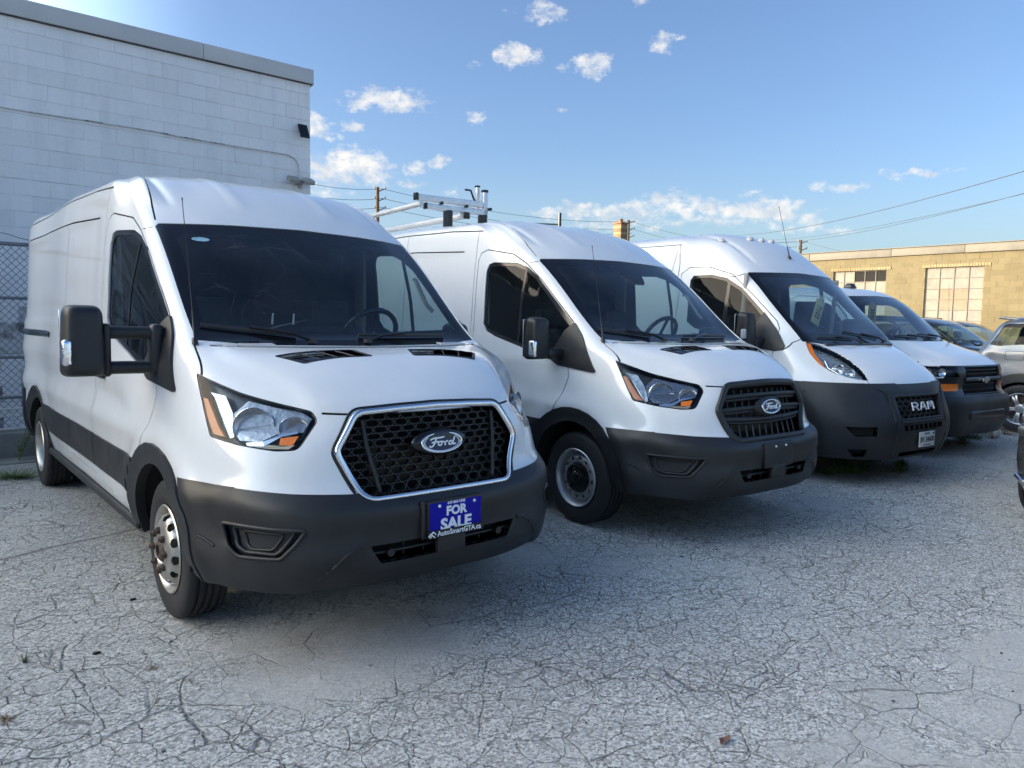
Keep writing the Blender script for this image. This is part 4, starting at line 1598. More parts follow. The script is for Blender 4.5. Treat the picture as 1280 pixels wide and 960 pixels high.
    for s_ in (-1, 1):
        box_obj('door_handle', (s_ * 1.012, 1.22, 1.16), (.03, .22, .05), 'plastic', t, .014)
    return t, sh


VT, VSH = build_transit()
VT2 = copy_tree(VT)
VT['label'] = 'nearest white cargo van with long towing mirrors, chrome ringed grille and blue for-sale plate'
VT['category'] = 'van'
VT2['label'] = 'white cargo van with barred black grille, empty plate bracket and ladder rack on top'
VT2['category'] = 'van'
for o in (VT, VT2):
    o['group'] = 'white cargo vans parked in a row'
P2 = (2.925, .01, -.0457)
VT2.location = (P2[0], P2[1], 0)
VT2.rotation_euler = (0, 0, P2[2])

# --- van one extras
t = VT
t_mirror(t, VSH, -1, True)
t_mirror(t, VSH, 1, True, folded=True)
gp = smooth_poly([(-.400, 1.100), (-.2, 1.112), (0, 1.118), (.2, 1.112), (.400, 1.100), (.508, .935), (.410, .724), (-.410, .724), (-.508, .935)], [.04, .02, .02, .02, .04, .03, .05, .05, .03], .04)
gr = closed_sweep('grille', [VSH.front(x, z, -.002) for x, z in gp], .0165, .013, 'chrome_dull', t)
closed_sweep('grille_edge', [VSH.front(x * 1.045, .92 + (z - .92) * 1.10, -.004) for x, z in gp], .008, .008, 'gloss_black', gr)
hexgrid('grille_mesh', gr, VSH, GR_POLY, .072, .032, .030, .0045, .035)
for s_ in (-1, 1):
    tube_obj('grille_rib', [VSH.front(s_ * x, z, -.022) for x, z in ((.375, 1.07), (.365, .95), (.325, .76))], .010, 'plastic', gr, 8)
ford_oval(gr, VSH.front(0, .945, .0) + Vector((0, -.012, 0)), .225, .092)
bm = bmesh.new()
add_lathe(bm, [(-.0, .155), (-.018, .145), (-.024, .12), (-.026, .001)], 'y', 32)
for v in bm.verts:
    v.co = Vector((v.co.x, v.co.y - .99, v.co.z * .42 + .945))
bm_obj('badge_mount', bm, 'gloss_black', gr, True, 50)
# for-sale plate
pc = VSH.front(0, .612, .034)
pb = box_obj('licence_plate', (pc.x + .01, pc.y, pc.z), (.318, .006, .172), 'gloss_black', t, .002)
box_obj('plate_face', (pc.x + .01, pc.y - .004, pc.z + .014), (.292, .004, .128), 'blue', pb, .001)
yy = pc.y - .0068
place_text('plate_phone', '647-869-1045', .018, 'sign_white', pb, (pc.x + .01, yy, pc.z + .0705), (1, 0, 0), (0, 0, 1), bold=.0004)
place_text('plate_word', 'FOR', .058, 'sign_white', pb, (pc.x + .01, yy, pc.z + .032), (1, 0, 0), (0, 0, 1), bold=.0025, sx=1.05)
place_text('plate_word', 'SALE', .074, 'sign_white', pb, (pc.x + .01, yy, pc.z - .030), (1, 0, 0), (0, 0, 1), bold=.003, sx=1.12)
box_obj('plate_frame_lip', (pc.x + .01, pc.y - .008, pc.z - .067), (.318, .006, .036), 'gloss_black', pb, .002)
place_text('dealer_name', 'AutoSmartGTA.ca', .034, 'sign_white', pb, (pc.x + .026, pc.y - .0125, pc.z - .066), (1, 0, 0), (0, 0, 1), bold=.0006, sx=.98)
for k, (dx, dz) in enumerate(((-.135, -.066), (-.122, -.058), (-.128, -.072))):
    tube_obj('dealer_mark', [(pc.x + dx - .012, pc.y - .0125, pc.z + dz - .006), (pc.x + dx, pc.y - .0125, pc.z + dz + .006), (pc.x + dx + .014, pc.y - .0125, pc.z + dz - .008)], .003, 'sign_white', pb, 6)
for dx in (-.095, .105):
    bm = bmesh.new()
    add_lathe(bm, [(-.003, .001), (-.003, .007), (.002, .008)], 'y', 10, origin=(pc.x + .01 + dx, yy, pc.z + .062))
    bm_obj('plate_screw', bm, 'sign_white', pb, True)
for (cy, sx_, lft) in ((0, -.865, 0), (0, .865, 1)):
    wheel(t, (sx_, cy, .352), lft, 'hub')
for sx_, lft in ((-.905, 0), (-.655, 0), (.905, 1), (.655, 1)):
    wheel(t, (sx_, 3.75, .352), lft, 'dish')
bm = bmesh.new()
sp_ = [VSH.front(-.63 + .045 * math.cos(a), 1.955 + .013 * math.sin(a), -.001) for a in [2 * PI * k / 16 for k in range(16)]]
bm.faces.new([bm.verts.new(p) for p in sp_])
bm_obj('screen_sticker', bm, 'sticker', t)
for x in (.02, -.12):
    tube_obj('seat_belt_stalk', [(x, .72, 1.48), (x + .005, .72, 1.55)], .006, 'sign_white', t, 6)

# --- van two extras
t = VT2
for ch in list(t.children):
    for mt_from, mt_to in (('white', 'white2'),):
        pass
t_mirror(t, VSH, -1, False)
t_mirror(t, VSH, 1, False, folded=True)
gr = closed_sweep('grille', [VSH.front(x, z, .002) for x, z in gp], .026, .020, 'plastic', t)
for zz, wd in ((1.035, .43), (.945, .48), (.86, .46), (.785, .425)):
    bm = bmesh.new()
    pts = [VSH.front(x, zz - .012 * (abs(x) / .45) ** 2 * (1 if zz > .9 else -1), -.012) for x in [wd * (k / 8 - 1) for k in range(17)]]
    if zz != .785:
        add_tube(bm, pts, .017, 8, up=(0, -1, 0), ry=.012)
        add_tube(bm, [p + Vector((0, .006, -.026)) for p in pts], .010, 8, up=(0, -1, 0), ry=.010)
        bm_obj('grille_bar', bm, 'plastic', gr, True, 60)
    else:
        bm.free()
for k in range(-5, 6):
    tube_obj('grille_post', [VSH.front(k * .075, 1.08, -.05), VSH.front(k * .075, .90, -.05), VSH.front(k * .075, .74, -.05)], .007, 'plastic', gr, 6)
ford_oval(gr, VSH.front(0, .945, .0) + Vector((0, -.014, 0)), .215, .098)
bm = bmesh.new()
add_lathe(bm, [(-.0, .165), (-.018, .145), (-.024, .12), (-.026, .001)], 'y', 32)
for v in bm.verts:
    v.co = Vector((v.co.x, v.co.y - .99, v.co.z * .45 + .945))
bm_obj('badge_mount', bm, 'plastic', gr, True, 50)
pc = VSH.front(0, .612, .03)
for dx in (-.06, .06):
    bm = bmesh.new()
    add_lathe(bm, [(-.004, .001), (-.004, .007), (.002, .008)], 'y', 10, origin=(dx, pc.y, pc.z + .065))
    bm_obj('bracket_screw', bm, 'sign_white', t, True)
for (cy, sx_, lft) in ((0, -.855, 0), (0, .855, 1), (3.75, -.855, 0), (3.75, .855, 1)):
    wheel(t, (sx_, cy, .352), lft, 'cap', w=.225)


def W2(p, pose):
    c, s = math.cos(pose[2]), math.sin(pose[2])
    return Vector((pose[0] + c * p[0] - s * p[1], pose[1] + s * p[0] + c * p[1], p[2]))


# ladder rack, rests on the roof of the second van
rk = empty('ladder_rack', 'aluminium ladder rack with upright post bolted across a white van roof', 'ladder rack', (P2[0], P2[1], 0), P2[2])
for (y0, z0) in ((2.42, 0),):
    bar = box_obj('crossbar', (-.49, y0, 2.66 + z0), (.74, .05, .055), 'aluminium', rk, .004)
    for x in (-.865,):
        box_obj('bar_cap', (x, y0, 2.66 + z0), (.02, .056, .062), 'gloss_black', bar, .003)
    box_obj('drop_arm', (-.585, y0 - .02, 2.735 + z0), (.78, .045, .062), 'aluminium', rk, .005, rot=Matrix.Rotation(rad(-0.6), 3, 'Y'))
    box_obj('arm_cap', (-.985, y0 - .02, 2.737 + z0), (.035, .052, .072), 'gloss_black', rk, .004)
    for x in (-.70, -.40, -.1):
        bm = bmesh.new()
        add_lathe(bm, [(-.035, .001), (-.035, .016), (0, .018)], 'y', 12, origin=(x, y0 - .02, 2.70 + z0))
        bm_obj('clamp_bolt', bm, 'gloss_black', rk, True, 40)
    box_obj('upright', (-.145, y0, 2.74 + z0), (.055, .05, .27), 'aluminium', rk, .006)
    box_obj('upright_cap', (-.145, y0, 2.885 + z0), (.062, .056, .03), 'gloss_black', rk, .008)
    box_obj('upright', (-.205, y0 + .05, 2.79 + z0), (.035, .035, .28), 'aluminium', rk, .005)
    box_obj('upright_cap', (-.205, y0 + .05, 2.935 + z0), (.045, .045, .018), 'gloss_black', rk, .004)
    tube_obj('hook', [(-.36, y0 + .05, 2.885 + z0), (-.29, y0 + .05, 2.885 + z0), (-.25, y0 + .05, 2.80 + z0), (-.22, y0 + .05, 2.76 + z0)], .011, 'lamp_black', rk, 8)
    box_obj('foot', (-.60, y0, 2.555 + z0), (.06, .10, .17), 'lamp_black', rk, .008)
    box_obj('foot', (-.17, y0, 2.59 + z0), (.06, .10, .09), 'lamp_black', rk, .008)
box_obj('crossbar', (-.62, 4.45, 2.585), (.80, .05, .05), 'aluminium', rk, .004)
for x in (-.9, -.35):
    box_obj('foot', (x, 4.45, 2.53), (.06, .10, .10), 'lamp_black', rk, .008)
tube_obj('rail_tube', [(-.95, 2.35, 2.665), (-.93, 4.6, 2.64)], .026, 'rack_white', rk, 12)
tube_obj('rail_tube', [(-.42, 2.36, 2.600), (-.45, 4.6, 2.585)], .032, 'rack_white', rk, 12)
box_obj('tube_cap', (-.42, 2.345, 2.600), (.068, .03, .068), 'gloss_black', rk, .008)
tube_obj('rail_tube', [(-.12, 2.35, 2.545), (.05, 1.95, 2.53), (.22, 1.65, 2.505)], .008, 'lamp_black', rk, 8)
# ------------------------------------------------------------------ third van
P_ROWS = [
    [(0, -.99, .25), (.42, -.975, .25), (.70, -.89, .255), (.89, -.70, .265), (.96, -.48, .28), (.97, 0, .31), (.97, .5, .32), (.97, 1.4, .32), (.97, 3., .33), (.97, 5.0, .4), (.89, 5.12, .42), (0, 5.16, .42)],
    [(0, -1.06, .40), (.42, -1.04, .40), (.73, -.945, .41), (.93, -.74, .42), (1.0, -.5, .43), (1.01, 0, .44), (1.01, .5, .44), (1.01, 1.4, .44), (1.01, 3., .45), (1.01, 5.0, .5), (.93, 5.16, .5), (0, 5.2, .5)],
    [(0, -1.065, .60), (.42, -1.045, .60), (.75, -.95, .60), (.955, -.75, .61), (1.02, -.48, .62), (1.03, 0, .63), (1.03, .5, .63), (1.03, 1.4, .63), (1.03, 3., .64), (1.03, 5.0, .65), (.95, 5.18, .65), (0, 5.22, .65)],
    [(0, -1.01, .80), (.42, -.985, .80), (.74, -.89, .80), (.94, -.68, .80), (1.01, -.43, .81), (1.03, 0, .82), (1.03, .5, .82), (1.03, 1.4, .82), (1.03, 3., .83), (1.03, 5.0, .83), (.95, 5.18, .83), (0, 5.22, .83)],
    [(0, -.965, .96), (.42, -.935, .96), (.71, -.835, .96), (.905, -.62, .96), (.985, -.39, .965), (1.02, 0, .98), (1.03, .5, .98), (1.03, 1.4, .98), (1.03, 3., 1.0), (1.03, 5.0, 1.0), (.95, 5.18, 1.0), (0, 5.22, 1.0)],
    [(0, -.89, 1.065), (.42, -.86, 1.06), (.68, -.76, 1.065), (.87, -.56, 1.07), (.965, -.34, 1.08), (1.01, 0, 1.10), (1.02, .5, 1.10), (1.025, 1.4, 1.11), (1.025, 3., 1.12), (1.02, 5.0, 1.12), (.95, 5.18, 1.12), (0, 5.22, 1.12)],
    [(0, -.73, 1.185), (.40, -.70, 1.18), (.64, -.62, 1.18), (.82, -.46, 1.19), (.935, -.27, 1.205), (.99, .05, 1.22), (1.01, .5, 1.23), (1.015, 1.4, 1.24), (1.015, 3., 1.25), (1.01, 5.0, 1.25), (.94, 5.18, 1.25), (0, 5.21, 1.25)],
    [(0, -.54, 1.285), (.38, -.52, 1.285), (.61, -.46, 1.285), (.775, -.35, 1.30), (.895, -.20, 1.325), (.965, .08, 1.35), (.99, .5, 1.36), (.995, 1.4, 1.38), (1.0, 3., 1.40), (1.0, 5.0, 1.40), (.93, 5.17, 1.40), (0, 5.2, 1.40)],
    [(0, -.37, 1.345), (.38, -.35, 1.345), (.58, -.32, 1.355), (.73, -.28, 1.37), (.835, -.20, 1.395), (.925, .10, 1.46), (.965, .5, 1.49), (.975, 1.4, 1.53), (.98, 3., 1.55), (.98, 5.0, 1.55), (.91, 5.16, 1.55), (0, 5.19, 1.55)],
    [(0, .02, 1.74), (.37, .03, 1.74), (.57, .06, 1.74), (.71, .10, 1.74), (.81, .16, 1.75), (.885, .40, 1.77), (.93, .80, 1.79), (.95, 1.4, 1.81), (.96, 3., 1.82), (.96, 5.0, 1.82), (.89, 5.15, 1.82), (0, 5.18, 1.82)],
    [(0, .42, 2.12), (.36, .43, 2.12), (.55, .455, 2.115), (.69, .485, 2.11), (.785, .535, 2.11), (.85, .75, 2.115), (.89, 1.05, 2.12), (.915, 1.4, 2.12), (.935, 3., 2.13), (.935, 5.0, 2.13), (.87, 5.13, 2.13), (0, 5.16, 2.13)],
    [(0, .61, 2.32), (.34, .63, 2.315), (.52, .66, 2.305), (.65, .70, 2.295), (.745, .76, 2.29), (.81, .93, 2.29), (.86, 1.14, 2.295), (.89, 1.42, 2.30), (.912, 3., 2.32), (.91, 5.0, 2.32), (.84, 5.1, 2.32), (0, 5.13, 2.32)],
    [(0, .85, 2.49), (.33, .87, 2.485), (.49, .895, 2.475), (.61, .93, 2.46), (.70, .99, 2.45), (.77, 1.11, 2.445), (.82, 1.27, 2.445), (.855, 1.47, 2.45), (.88, 3., 2.48), (.875, 5.0, 2.47), (.80, 5.07, 2.47), (0, 5.1, 2.48)],
    [(0, 1.17, 2.605), (.29, 1.18, 2.60), (.43, 1.20, 2.59), (.54, 1.23, 2.575), (.62, 1.29, 2.56), (.68, 1.39, 2.55), (.73, 1.50, 2.55), (.76, 1.64, 2.55), (.78, 3., 2.57), (.775, 4.9, 2.56), (.70, 4.98, 2.56), (0, 5.0, 2.57)],
    [(0, 1.55, 2.655), (.15, 1.56, 2.655), (.23, 1.57, 2.65), (.30, 1.59, 2.645), (.35, 1.62, 2.64), (.38, 1.68, 2.635), (.41, 1.76, 2.635), (.43, 1.86, 2.635), (.46, 3., 2.64), (.45, 4.7, 2.63), (.4, 4.78, 2.63), (0, 4.8, 2.63)],
    [(0, 1.9, 2.665), (0, 1.91, 2.665), (0, 1.92, 2.665), (0, 1.93, 2.665), (0, 1.94, 2.665), (0, 1.97, 2.665), (0, 2.0, 2.665), (0, 2.1, 2.665), (0, 3.1, 2.66), (0, 4.5, 2.65), (0, 4.55, 2.65), (0, 4.6, 2.65)],
]
E_ROWS = [
    [(0, -.95, .25), (.42, -.94, .25), (.70, -.88, .25), (.89, -.72, .26), (.96, -.48, .28), (.97, 0, .30), (.97, .5, .30), (.97, 1.4, .30), (.97, 3., .31), (.97, 4.4, .36), (.90, 4.55, .36), (0, 4.6, .36)],
    [(0, -1.02, .40), (.42, -1.01, .40), (.73, -.955, .40), (.93, -.78, .41), (.99, -.5, .42), (.995, 0, .44), (.995, .5, .44), (.995, 1.4, .44), (.995, 3., .44), (.995, 4.4, .46), (.92, 4.6, .46), (0, 4.64, .46)],
    [(0, -1.035, .58), (.42, -1.025, .58), (.74, -.965, .58), (.94, -.78, .59), (1.0, -.48, .60), (1.005, 0, .61), (1.005, .5, .61), (1.005, 1.4, .61), (1.005, 3., .61), (1.005, 4.4, .61), (.93, 4.62, .61), (0, 4.66, .61)],
    [(0, -1.02, .69), (.42, -1.01, .69), (.73, -.95, .69), (.93, -.76, .70), (.995, -.45, .71), (1.005, 0, .72), (1.005, .5, .72), (1.005, 1.4, .72), (1.005, 3., .72), (1.005, 4.4, .72), (.93, 4.62, .72), (0, 4.66, .72)],
    [(0, -.955, .78), (.42, -.945, .78), (.71, -.89, .78), (.905, -.72, .79), (.985, -.42, .80), (1.0, 0, .82), (1.005, .5, .82), (1.005, 1.4, .82), (1.005, 3., .82), (1.005, 4.4, .82), (.93, 4.6, .82), (0, 4.64, .82)],
    [(0, -.965, .93), (.42, -.955, .93), (.70, -.895, .93), (.895, -.72, .94), (.98, -.40, .95), (.995, 0, .97), (1.0, .5, .97), (1.0, 1.4, .97), (1.0, 3., .97), (1.0, 4.4, .97), (.93, 4.58, .97), (0, 4.62, .97)],
    [(0, -.95, 1.08), (.42, -.94, 1.08), (.69, -.87, 1.075), (.88, -.69, 1.08), (.965, -.38, 1.09), (.985, 0, 1.11), (.99, .5, 1.11), (.99, 1.4, 1.12), (.99, 3., 1.12), (.99, 4.4, 1.12), (.92, 4.57, 1.12), (0, 4.61, 1.12)],
    [(0, -.84, 1.165), (.42, -.82, 1.16), (.67, -.75, 1.155), (.85, -.58, 1.16), (.945, -.30, 1.17), (.975, .02, 1.19), (.98, .5, 1.20), (.98, 1.4, 1.20), (.98, 3., 1.21), (.98, 4.4, 1.21), (.91, 4.56, 1.21), (0, 4.6, 1.21)],
    [(0, -.53, 1.275), (.40, -.51, 1.27), (.63, -.44, 1.26), (.80, -.30, 1.255), (.91, -.10, 1.265), (.955, .12, 1.28), (.965, .5, 1.29), (.965, 1.4, 1.30), (.965, 3., 1.30), (.965, 4.4, 1.30), (.90, 4.54, 1.30), (0, 4.58, 1.30)],
    [(0, -.27, 1.36), (.39, -.26, 1.36), (.61, -.22, 1.355), (.77, -.15, 1.355), (.865, -.05, 1.37), (.925, .18, 1.385), (.94, .5, 1.40), (.94, 1.4, 1.40), (.94, 3., 1.40), (.94, 4.4, 1.40), (.88, 4.52, 1.40), (0, 4.56, 1.40)],
    [(0, .12, 1.71), (.37, .13, 1.71), (.56, .165, 1.71), (.70, .21, 1.71), (.80, .28, 1.715), (.86, .52, 1.73), (.885, .85, 1.74), (.89, 1.4, 1.74), (.89, 3., 1.74), (.89, 4.4, 1.74), (.83, 4.46, 1.74), (0, 4.5, 1.74)],
    [(0, .44, 1.96), (.35, .45, 1.955), (.53, .48, 1.95), (.66, .52, 1.945), (.745, .58, 1.945), (.79, .78, 1.96), (.815, 1.05, 1.965), (.825, 1.4, 1.965), (.83, 3., 1.965), (.83, 4.4, 1.96), (.77, 4.42, 1.96), (0, 4.45, 1.96)],
    [(0, .60, 2.04), (.33, .61, 2.035), (.49, .64, 2.025), (.61, .68, 2.02), (.68, .75, 2.015), (.72, .90, 2.02), (.745, 1.1, 2.025), (.755, 1.45, 2.03), (.765, 3., 2.03), (.765, 4.3, 2.02), (.70, 4.34, 2.02), (0, 4.38, 2.02)],
    [(0, .95, 2.09), (.25, .96, 2.088), (.38, .98, 2.083), (.47, 1.0, 2.078), (.53, 1.04, 2.073), (.57, 1.12, 2.072), (.60, 1.25, 2.073), (.61, 1.55, 2.075), (.62, 3., 2.075), (.62, 4.2, 2.065), (.55, 4.24, 2.065), (0, 4.28, 2.07)],
    [(0, 1.3, 2.105), (0, 1.32, 2.105), (0, 1.34, 2.105), (0, 1.36, 2.105), (0, 1.38, 2.105), (0, 1.42, 2.105), (0, 1.5, 2.105), (0, 1.7, 2.105), (0, 3., 2.10), (0, 4.0, 2.09), (0, 4.05, 2.09), (0, 4.1, 2.09)],
]


def make_gap(c):
    def gap(pts, frame, w=.008, closed=False, name='gap', **k):
        pts = list(pts)
        for a in range(len(pts) if closed else len(pts) - 1):
            q0, q1 = Vector(pts[a]), Vector(pts[(a + 1) % len(pts)])
            dd = (q1 - q0)
            if dd.length < 1e-5:
                continue
            dd = dd / dd.length * w * .5
            pl = strip([tuple(q0 - dd), tuple(q1 + dd)], w)
            for fr in (('R', 'L') if frame == 'S' else ('HR', 'HL') if frame == 'H' else (frame,)):
                c(pl, fr, name, **k)
    return gap


LFT, RGT = (lambda c: c.x > 0), (lambda c: c.x < 0)


def wells(t, axles, r, z, half=.98):
    for cy in axles:
        for s_ in (-1, 1):
            bm = bmesh.new()
            pts = [(cy + r * math.cos(PI * k / 14), z + r * math.sin(PI * k / 14)) for k in range(15)]
            vo = [bm.verts.new((s_ * half, a, b)) for a, b in pts]
            vi = [bm.verts.new((s_ * (half - .42), a, b)) for a, b in pts]
            for k in range(14):
                bm.faces.new((vo[k], vo[k + 1], vi[k + 1], vi[k]))
            bm.faces.new(vi)
            bm_obj('wheel_well', bm, 'dark', t, True)


def plate_glyphs(name, rows, cx, cz, y, w, h, parent, mtl):
    pass


def tall_van():
    t = empty('cargo_van', 'high-roof white cargo van with tall black plastic bumper and five clear roof marker lamps', 'van', (6.0, .18, 0), -.09, 'white cargo vans parked in a row')
    P, N = loft(densify(P_ROWS), [2, 3, 4, 4, 4, 4, 5, 4, 7, 7, 5, 5, 4, 4, 3], [6, 6, 6, 7, 8, 6, 7, 6, 6, 6, 4, 4, 4],
                lambda P, N: sstep(P[..., 0], .8, .95) * sstep(P[..., 1], -.3, .3) * (-.010) * np.exp(-((P[..., 2] - .95) / .05) ** 2)
                + sstep(P[..., 0], .7, .9) * .03 * np.exp(-((np.sqrt(P[..., 1] ** 2 + (P[..., 2] - .38) ** 2) - .60) / .10) ** 2)
                - sstep(P[..., 2], 2.2, 2.3) * sstep(N[..., 2], .3, .6) * .014 * np.exp(-((P[..., 0] - .60) / .03) ** 2) * (1 - sstep(P[..., 1], 1.5, 1.8)))
    sh = Shell(shell_mesh(P))
    c = sh.cut
    gap = make_gap(c)
    door = [(1.38, .50), (1.40, 1.5), (1.37, 2.12), (1.26, 2.19), (1.0, 2.185), (.68, 2.09), (.40, 1.87), (.07, 1.58), (.02, 1.50), (.02, 1.2), (.14, .98), (.40, .80), (.50, .48)]
    sh.cut2(door, 'door')
    hood = [(-.90, -.15), (-.6, -.31), (0, -.36), (.6, -.31), (.90, -.15), (.86, -.42), (.66, -.71), (.60, -.86), (.3, -.895), (0, -.90), (-.3, -.895), (-.60, -.86), (-.66, -.71), (-.86, -.42)]
    c(hood, 'T', 'hood', only=('body',))
    gap(door, 'S', closed=True)
    gap([(5.0, 2.46), (3.2, 2.50), (1.46, 2.47), (1.42, 2.25), (1.42, 2.1)], 'S', w=.011)
    gap([(1.47, 2.44), (1.55, 2.05), (1.55, 1.9)], 'S', w=.008)
    for s_ in (-1, 1):
        gap([(s_ * .66, .985), (s_ * .655, 1.03), (s_ * .72, 1.10), (s_ * .80, 1.20), (s_ * .82, 1.30), (s_ * .80, 1.36)], 'F', w=.007)
        gap([(s_ * .83, 1.40), (s_ * .90, 1.36), (s_ * .97, 1.28)], 'F', w=.006)
        gap([(s_ * .80, 2.10), (s_ * .86, 2.06)], 'F', w=.006)
    AX = (0.0, 4.04)
    for cy in AX:
        sh.cut2(circ(cy, .37, .56, 32), 'arch_trim')
        sh.cut2(circ(cy, .36, .44, 32), 'hole')
    sh.cut2([(.45, .50), (3.6, .50), (3.6, .72), (.45, .72)], 'moulding', exclude=('arch_trim', 'hole'))
    c([(-1.2, .1), (1.2, .1), (1.2, .985), (.8, .98), (0, .975), (-.8, .98), (-1.2, .985)], 'F', 'bumper', exclude=('hole',))
    sh.cut2([(-1.2, .1), (.0, .1), (-.15, .86), (-.22, .93), (-.36, .985), (-1.2, .985)], 'bumper', exclude=('hole',))
    GP = [(-.43, .862), (.43, .862), (.40, .635), (-.40, .635)]
    c(rounded(GP, .03), 'F', 'hole')
    c(rounded([(-.37, .582), (.37, .582), (.35, .532), (-.35, .532)], .01), 'F', 'slots')
    c(rounded([(-.36, .315), (.36, .315), (.33, .275), (-.33, .275)], .01), 'F', 'slots')
    sh.cutH(rounded([(-.10, .580), (.20, .580), (.19, .49), (.0, .485)], .015), 'slots', only=('bumper',))
    sh.cutH(rounded([(-.06, .36), (.12, .36), (.10, .29), (.0, .285)], .015), 'slots', only=('bumper',))
    HL = [(-.405, 1.375), (-.385, 1.27), (-.30, 1.15), (-.16, 1.065), (.00, 1.025), (.135, 1.012), (.105, 1.10), (.0, 1.205), (-.14, 1.295), (-.275, 1.348)]
    sh.cutH(rounded(HL, [.01, .04, .05, .05, .04, .01, .04, .05, .05, .04]), 'lens', exclude=('bumper', 'arch_trim'))
    sh.cutH([(-.41, 1.38), (-.385, 1.27), (-.30, 1.15), (-.245, 1.115), (-.275, 1.18), (-.325, 1.26), (-.345, 1.355)], 'lens_amber', only=('lens',))
    WS = [(-.835, 1.375), (-.60, 1.345), (0, 1.335), (.60, 1.345), (.835, 1.375), (.80, 2.085), (.78, 2.11), (0, 2.135), (-.78, 2.11), (-.80, 2.085)]
    c(WS, 'F', 'frit')
    WI = [(-.77, 1.47), (0, 1.44), (.77, 1.47), (.735, 2.03), (.70, 2.06), (0, 2.08), (-.70, 2.06), (-.735, 2.03)]
    c(WI, 'F', 'screen', only=('frit',))
    WIN = [(1.23, 2.04), (1.19, 2.09), (.95, 2.095), (.74, 2.05), (.52, 1.93), (.20, 1.645), (.30, 1.36), (.60, 1.40), (1.1, 1.49), (1.22, 1.56)]
    sh.cut2(WIN, 'win_edge')
    sh.cut2([(1.20, 2.03), (1.17, 2.06), (.96, 2.065), (.76, 2.02), (.54, 1.90), (.25, 1.64), (.34, 1.395), (.60, 1.43), (1.08, 1.52), (1.19, 1.58)], 'win', only=('win_edge',))
    sh.cut2([(.66, 1.3), (.70, 1.3), (.73, 2.1), (.69, 2.1)], 'win_edge', only=('win',))
    sh.cut2([(.22, 1.67), (.05, 1.50), (-.095, 1.33), (-.09, 1.285), (0, 1.27), (.34, 1.30), (.40, 1.37), (.30, 1.5)], 'sail')
    sh.finish()
    ex = sh.extract
    ex(['body'], 'body', 'white2', t, 0, .014)
    ex(['door'], 'front_door', 'white2', t, 0, .014, RGT)
    ex(['door'], 'front_door', 'white2', t, 0, .014, LFT)
    ex(['hood'], 'hood', 'white2', t, 0, .014)
    ex(['bumper'], 'front_bumper', 'plastic_dusty', t, .008, .03)
    split_parts(sh, ['arch_trim'], 'wheel_arch_trim', 'plastic', t, .012, .05)
    split_parts(sh, ['moulding'], 'side_moulding', 'plastic', t, .01, .02)
    split_parts(sh, ['slots'], 'air_slot', 'dark', t, -.05, -.06)
    ex(['frit'], 'screen_border', 'gloss_black', t, -.004, .01)
    ex(['screen'], 'windscreen', 'screen2', t, -.004, 0)
    split_parts(sh, ['gap'], 'shut_line', 'dark', t, -.007, 0)
    ex(['body', 'door', 'hood', 'bumper', 'moulding', 'gap', 'sail', 'win_edge', 'frit'], 'inner_shell', 'liner', t, -.025, 0)
    for rg, s_ in ((RGT, -1), (LFT, 1)):
        ex(['win'], 'door_window', 'side_glass', t, -.012, 0, rg)
        ex(['win_edge'], 'window_seal', 'gloss_black', t, -.008, .01, rg)
        ex(['sail'], 'mirror_mount', 'plastic', t, .014, .03, rg)
        h = ex(['lens', 'lens_amber'], 'headlight', 'lamp_grey', t, -.06, -.058, rg)
        ex(['lens', 'lens_amber'], 'lens', 'clear_lens', h, -.002, .004, rg)
        ex(['lens_amber'], 'turn_lamp', 'amber', h, -.012, .015, rg)
        D_ = Vector((s_ * .55, -.83, 0))
        M_ = Matrix.Rotation(math.atan2(D_.x, -D_.y), 3, 'Z')
        for (u, z, r) in ((-.14, 1.15, .062), (-.03, 1.115, .052)):
            cc = sh.diag(s_, u, z, -.055)
            bm = bmesh.new()
            add_lathe(bm, [(-.05, r), (-.04, r * .95), (-.02, r * .75), (.0, r * .3), (.0, .001)], 'y', 20)
            for v in bm.verts:
                v.co = M_ @ Vector((v.co.x, v.co.y * .9 - .005, v.co.z)) + cc
            bm_obj('reflector', bm, 'reflector', h, True, 60)
        tube_obj('light_guide', [sh.diag(s_, u, z, -.02) for u, z in ((-.235, 1.20), (-.22, 1.13), (-.12, 1.07), (.0, 1.045), (.08, 1.035))], .011, 'chrome_dull', h, 8)
    # grille
    gp = smooth_poly(GP, .03, .05)
    gr = closed_sweep('grille', [sh.front(x, z, .004) for x, z in gp], .016, .012, 'plastic_dusty', t)
    hexgrid('grille_mesh', gr, sh, GP, .10, .045, .03, .020, .03)
    box_obj('grille_back', (0, -.90, .75), (.9, .02, .26), 'radiator', gr)
    tube_obj('bumper_bar', [sh.front(x * .055, .612, .006) for x in range(-7, 8)], .016, 'plastic_dusty', t, 8, up=(0, -1, 0))
    for k in range(-3, 4):
        tube_obj('slot_post', [sh.front(k * .09, .53, -.005), sh.front(k * .09, .585, -.005)], .006, 'plastic', t, 6)
    # letters R A M as raised outline strokes
    L = {'R': [[(-.9, -1), (-.9, 1), (.5, 1), (.85, .6), (.85, .25), (.5, -.05), (-.5, -.05)], [(.15, -.05), (.9, -1)]],
         'A': [[(-1, -1), (-.25, 1), (.3, 1), (1, -1)], [(-.45, -.25), (.5, -.25)]],
         'M': [[(-1, -1), (-.9, 1), (-.45, 1), (0, -.2), (.45, 1), (.9, 1), (1, -1)]]}
    for ch, x0 in (('R', -.155), ('A', -.0), ('M', .165)):
        bm = bmesh.new()
        for s_ in L[ch]:
            pts = [sh.front(x0 * .92 + a * .056, .757 + b * .036, .004) + Vector((0, -.02, 0)) for a, b in s_]
            add_tube(bm, pts, .0095, 6, up=(0, -1, 0), ry=.008)
        bm_obj('badge_letter', bm, 'badge_silver', gr, True, 40)
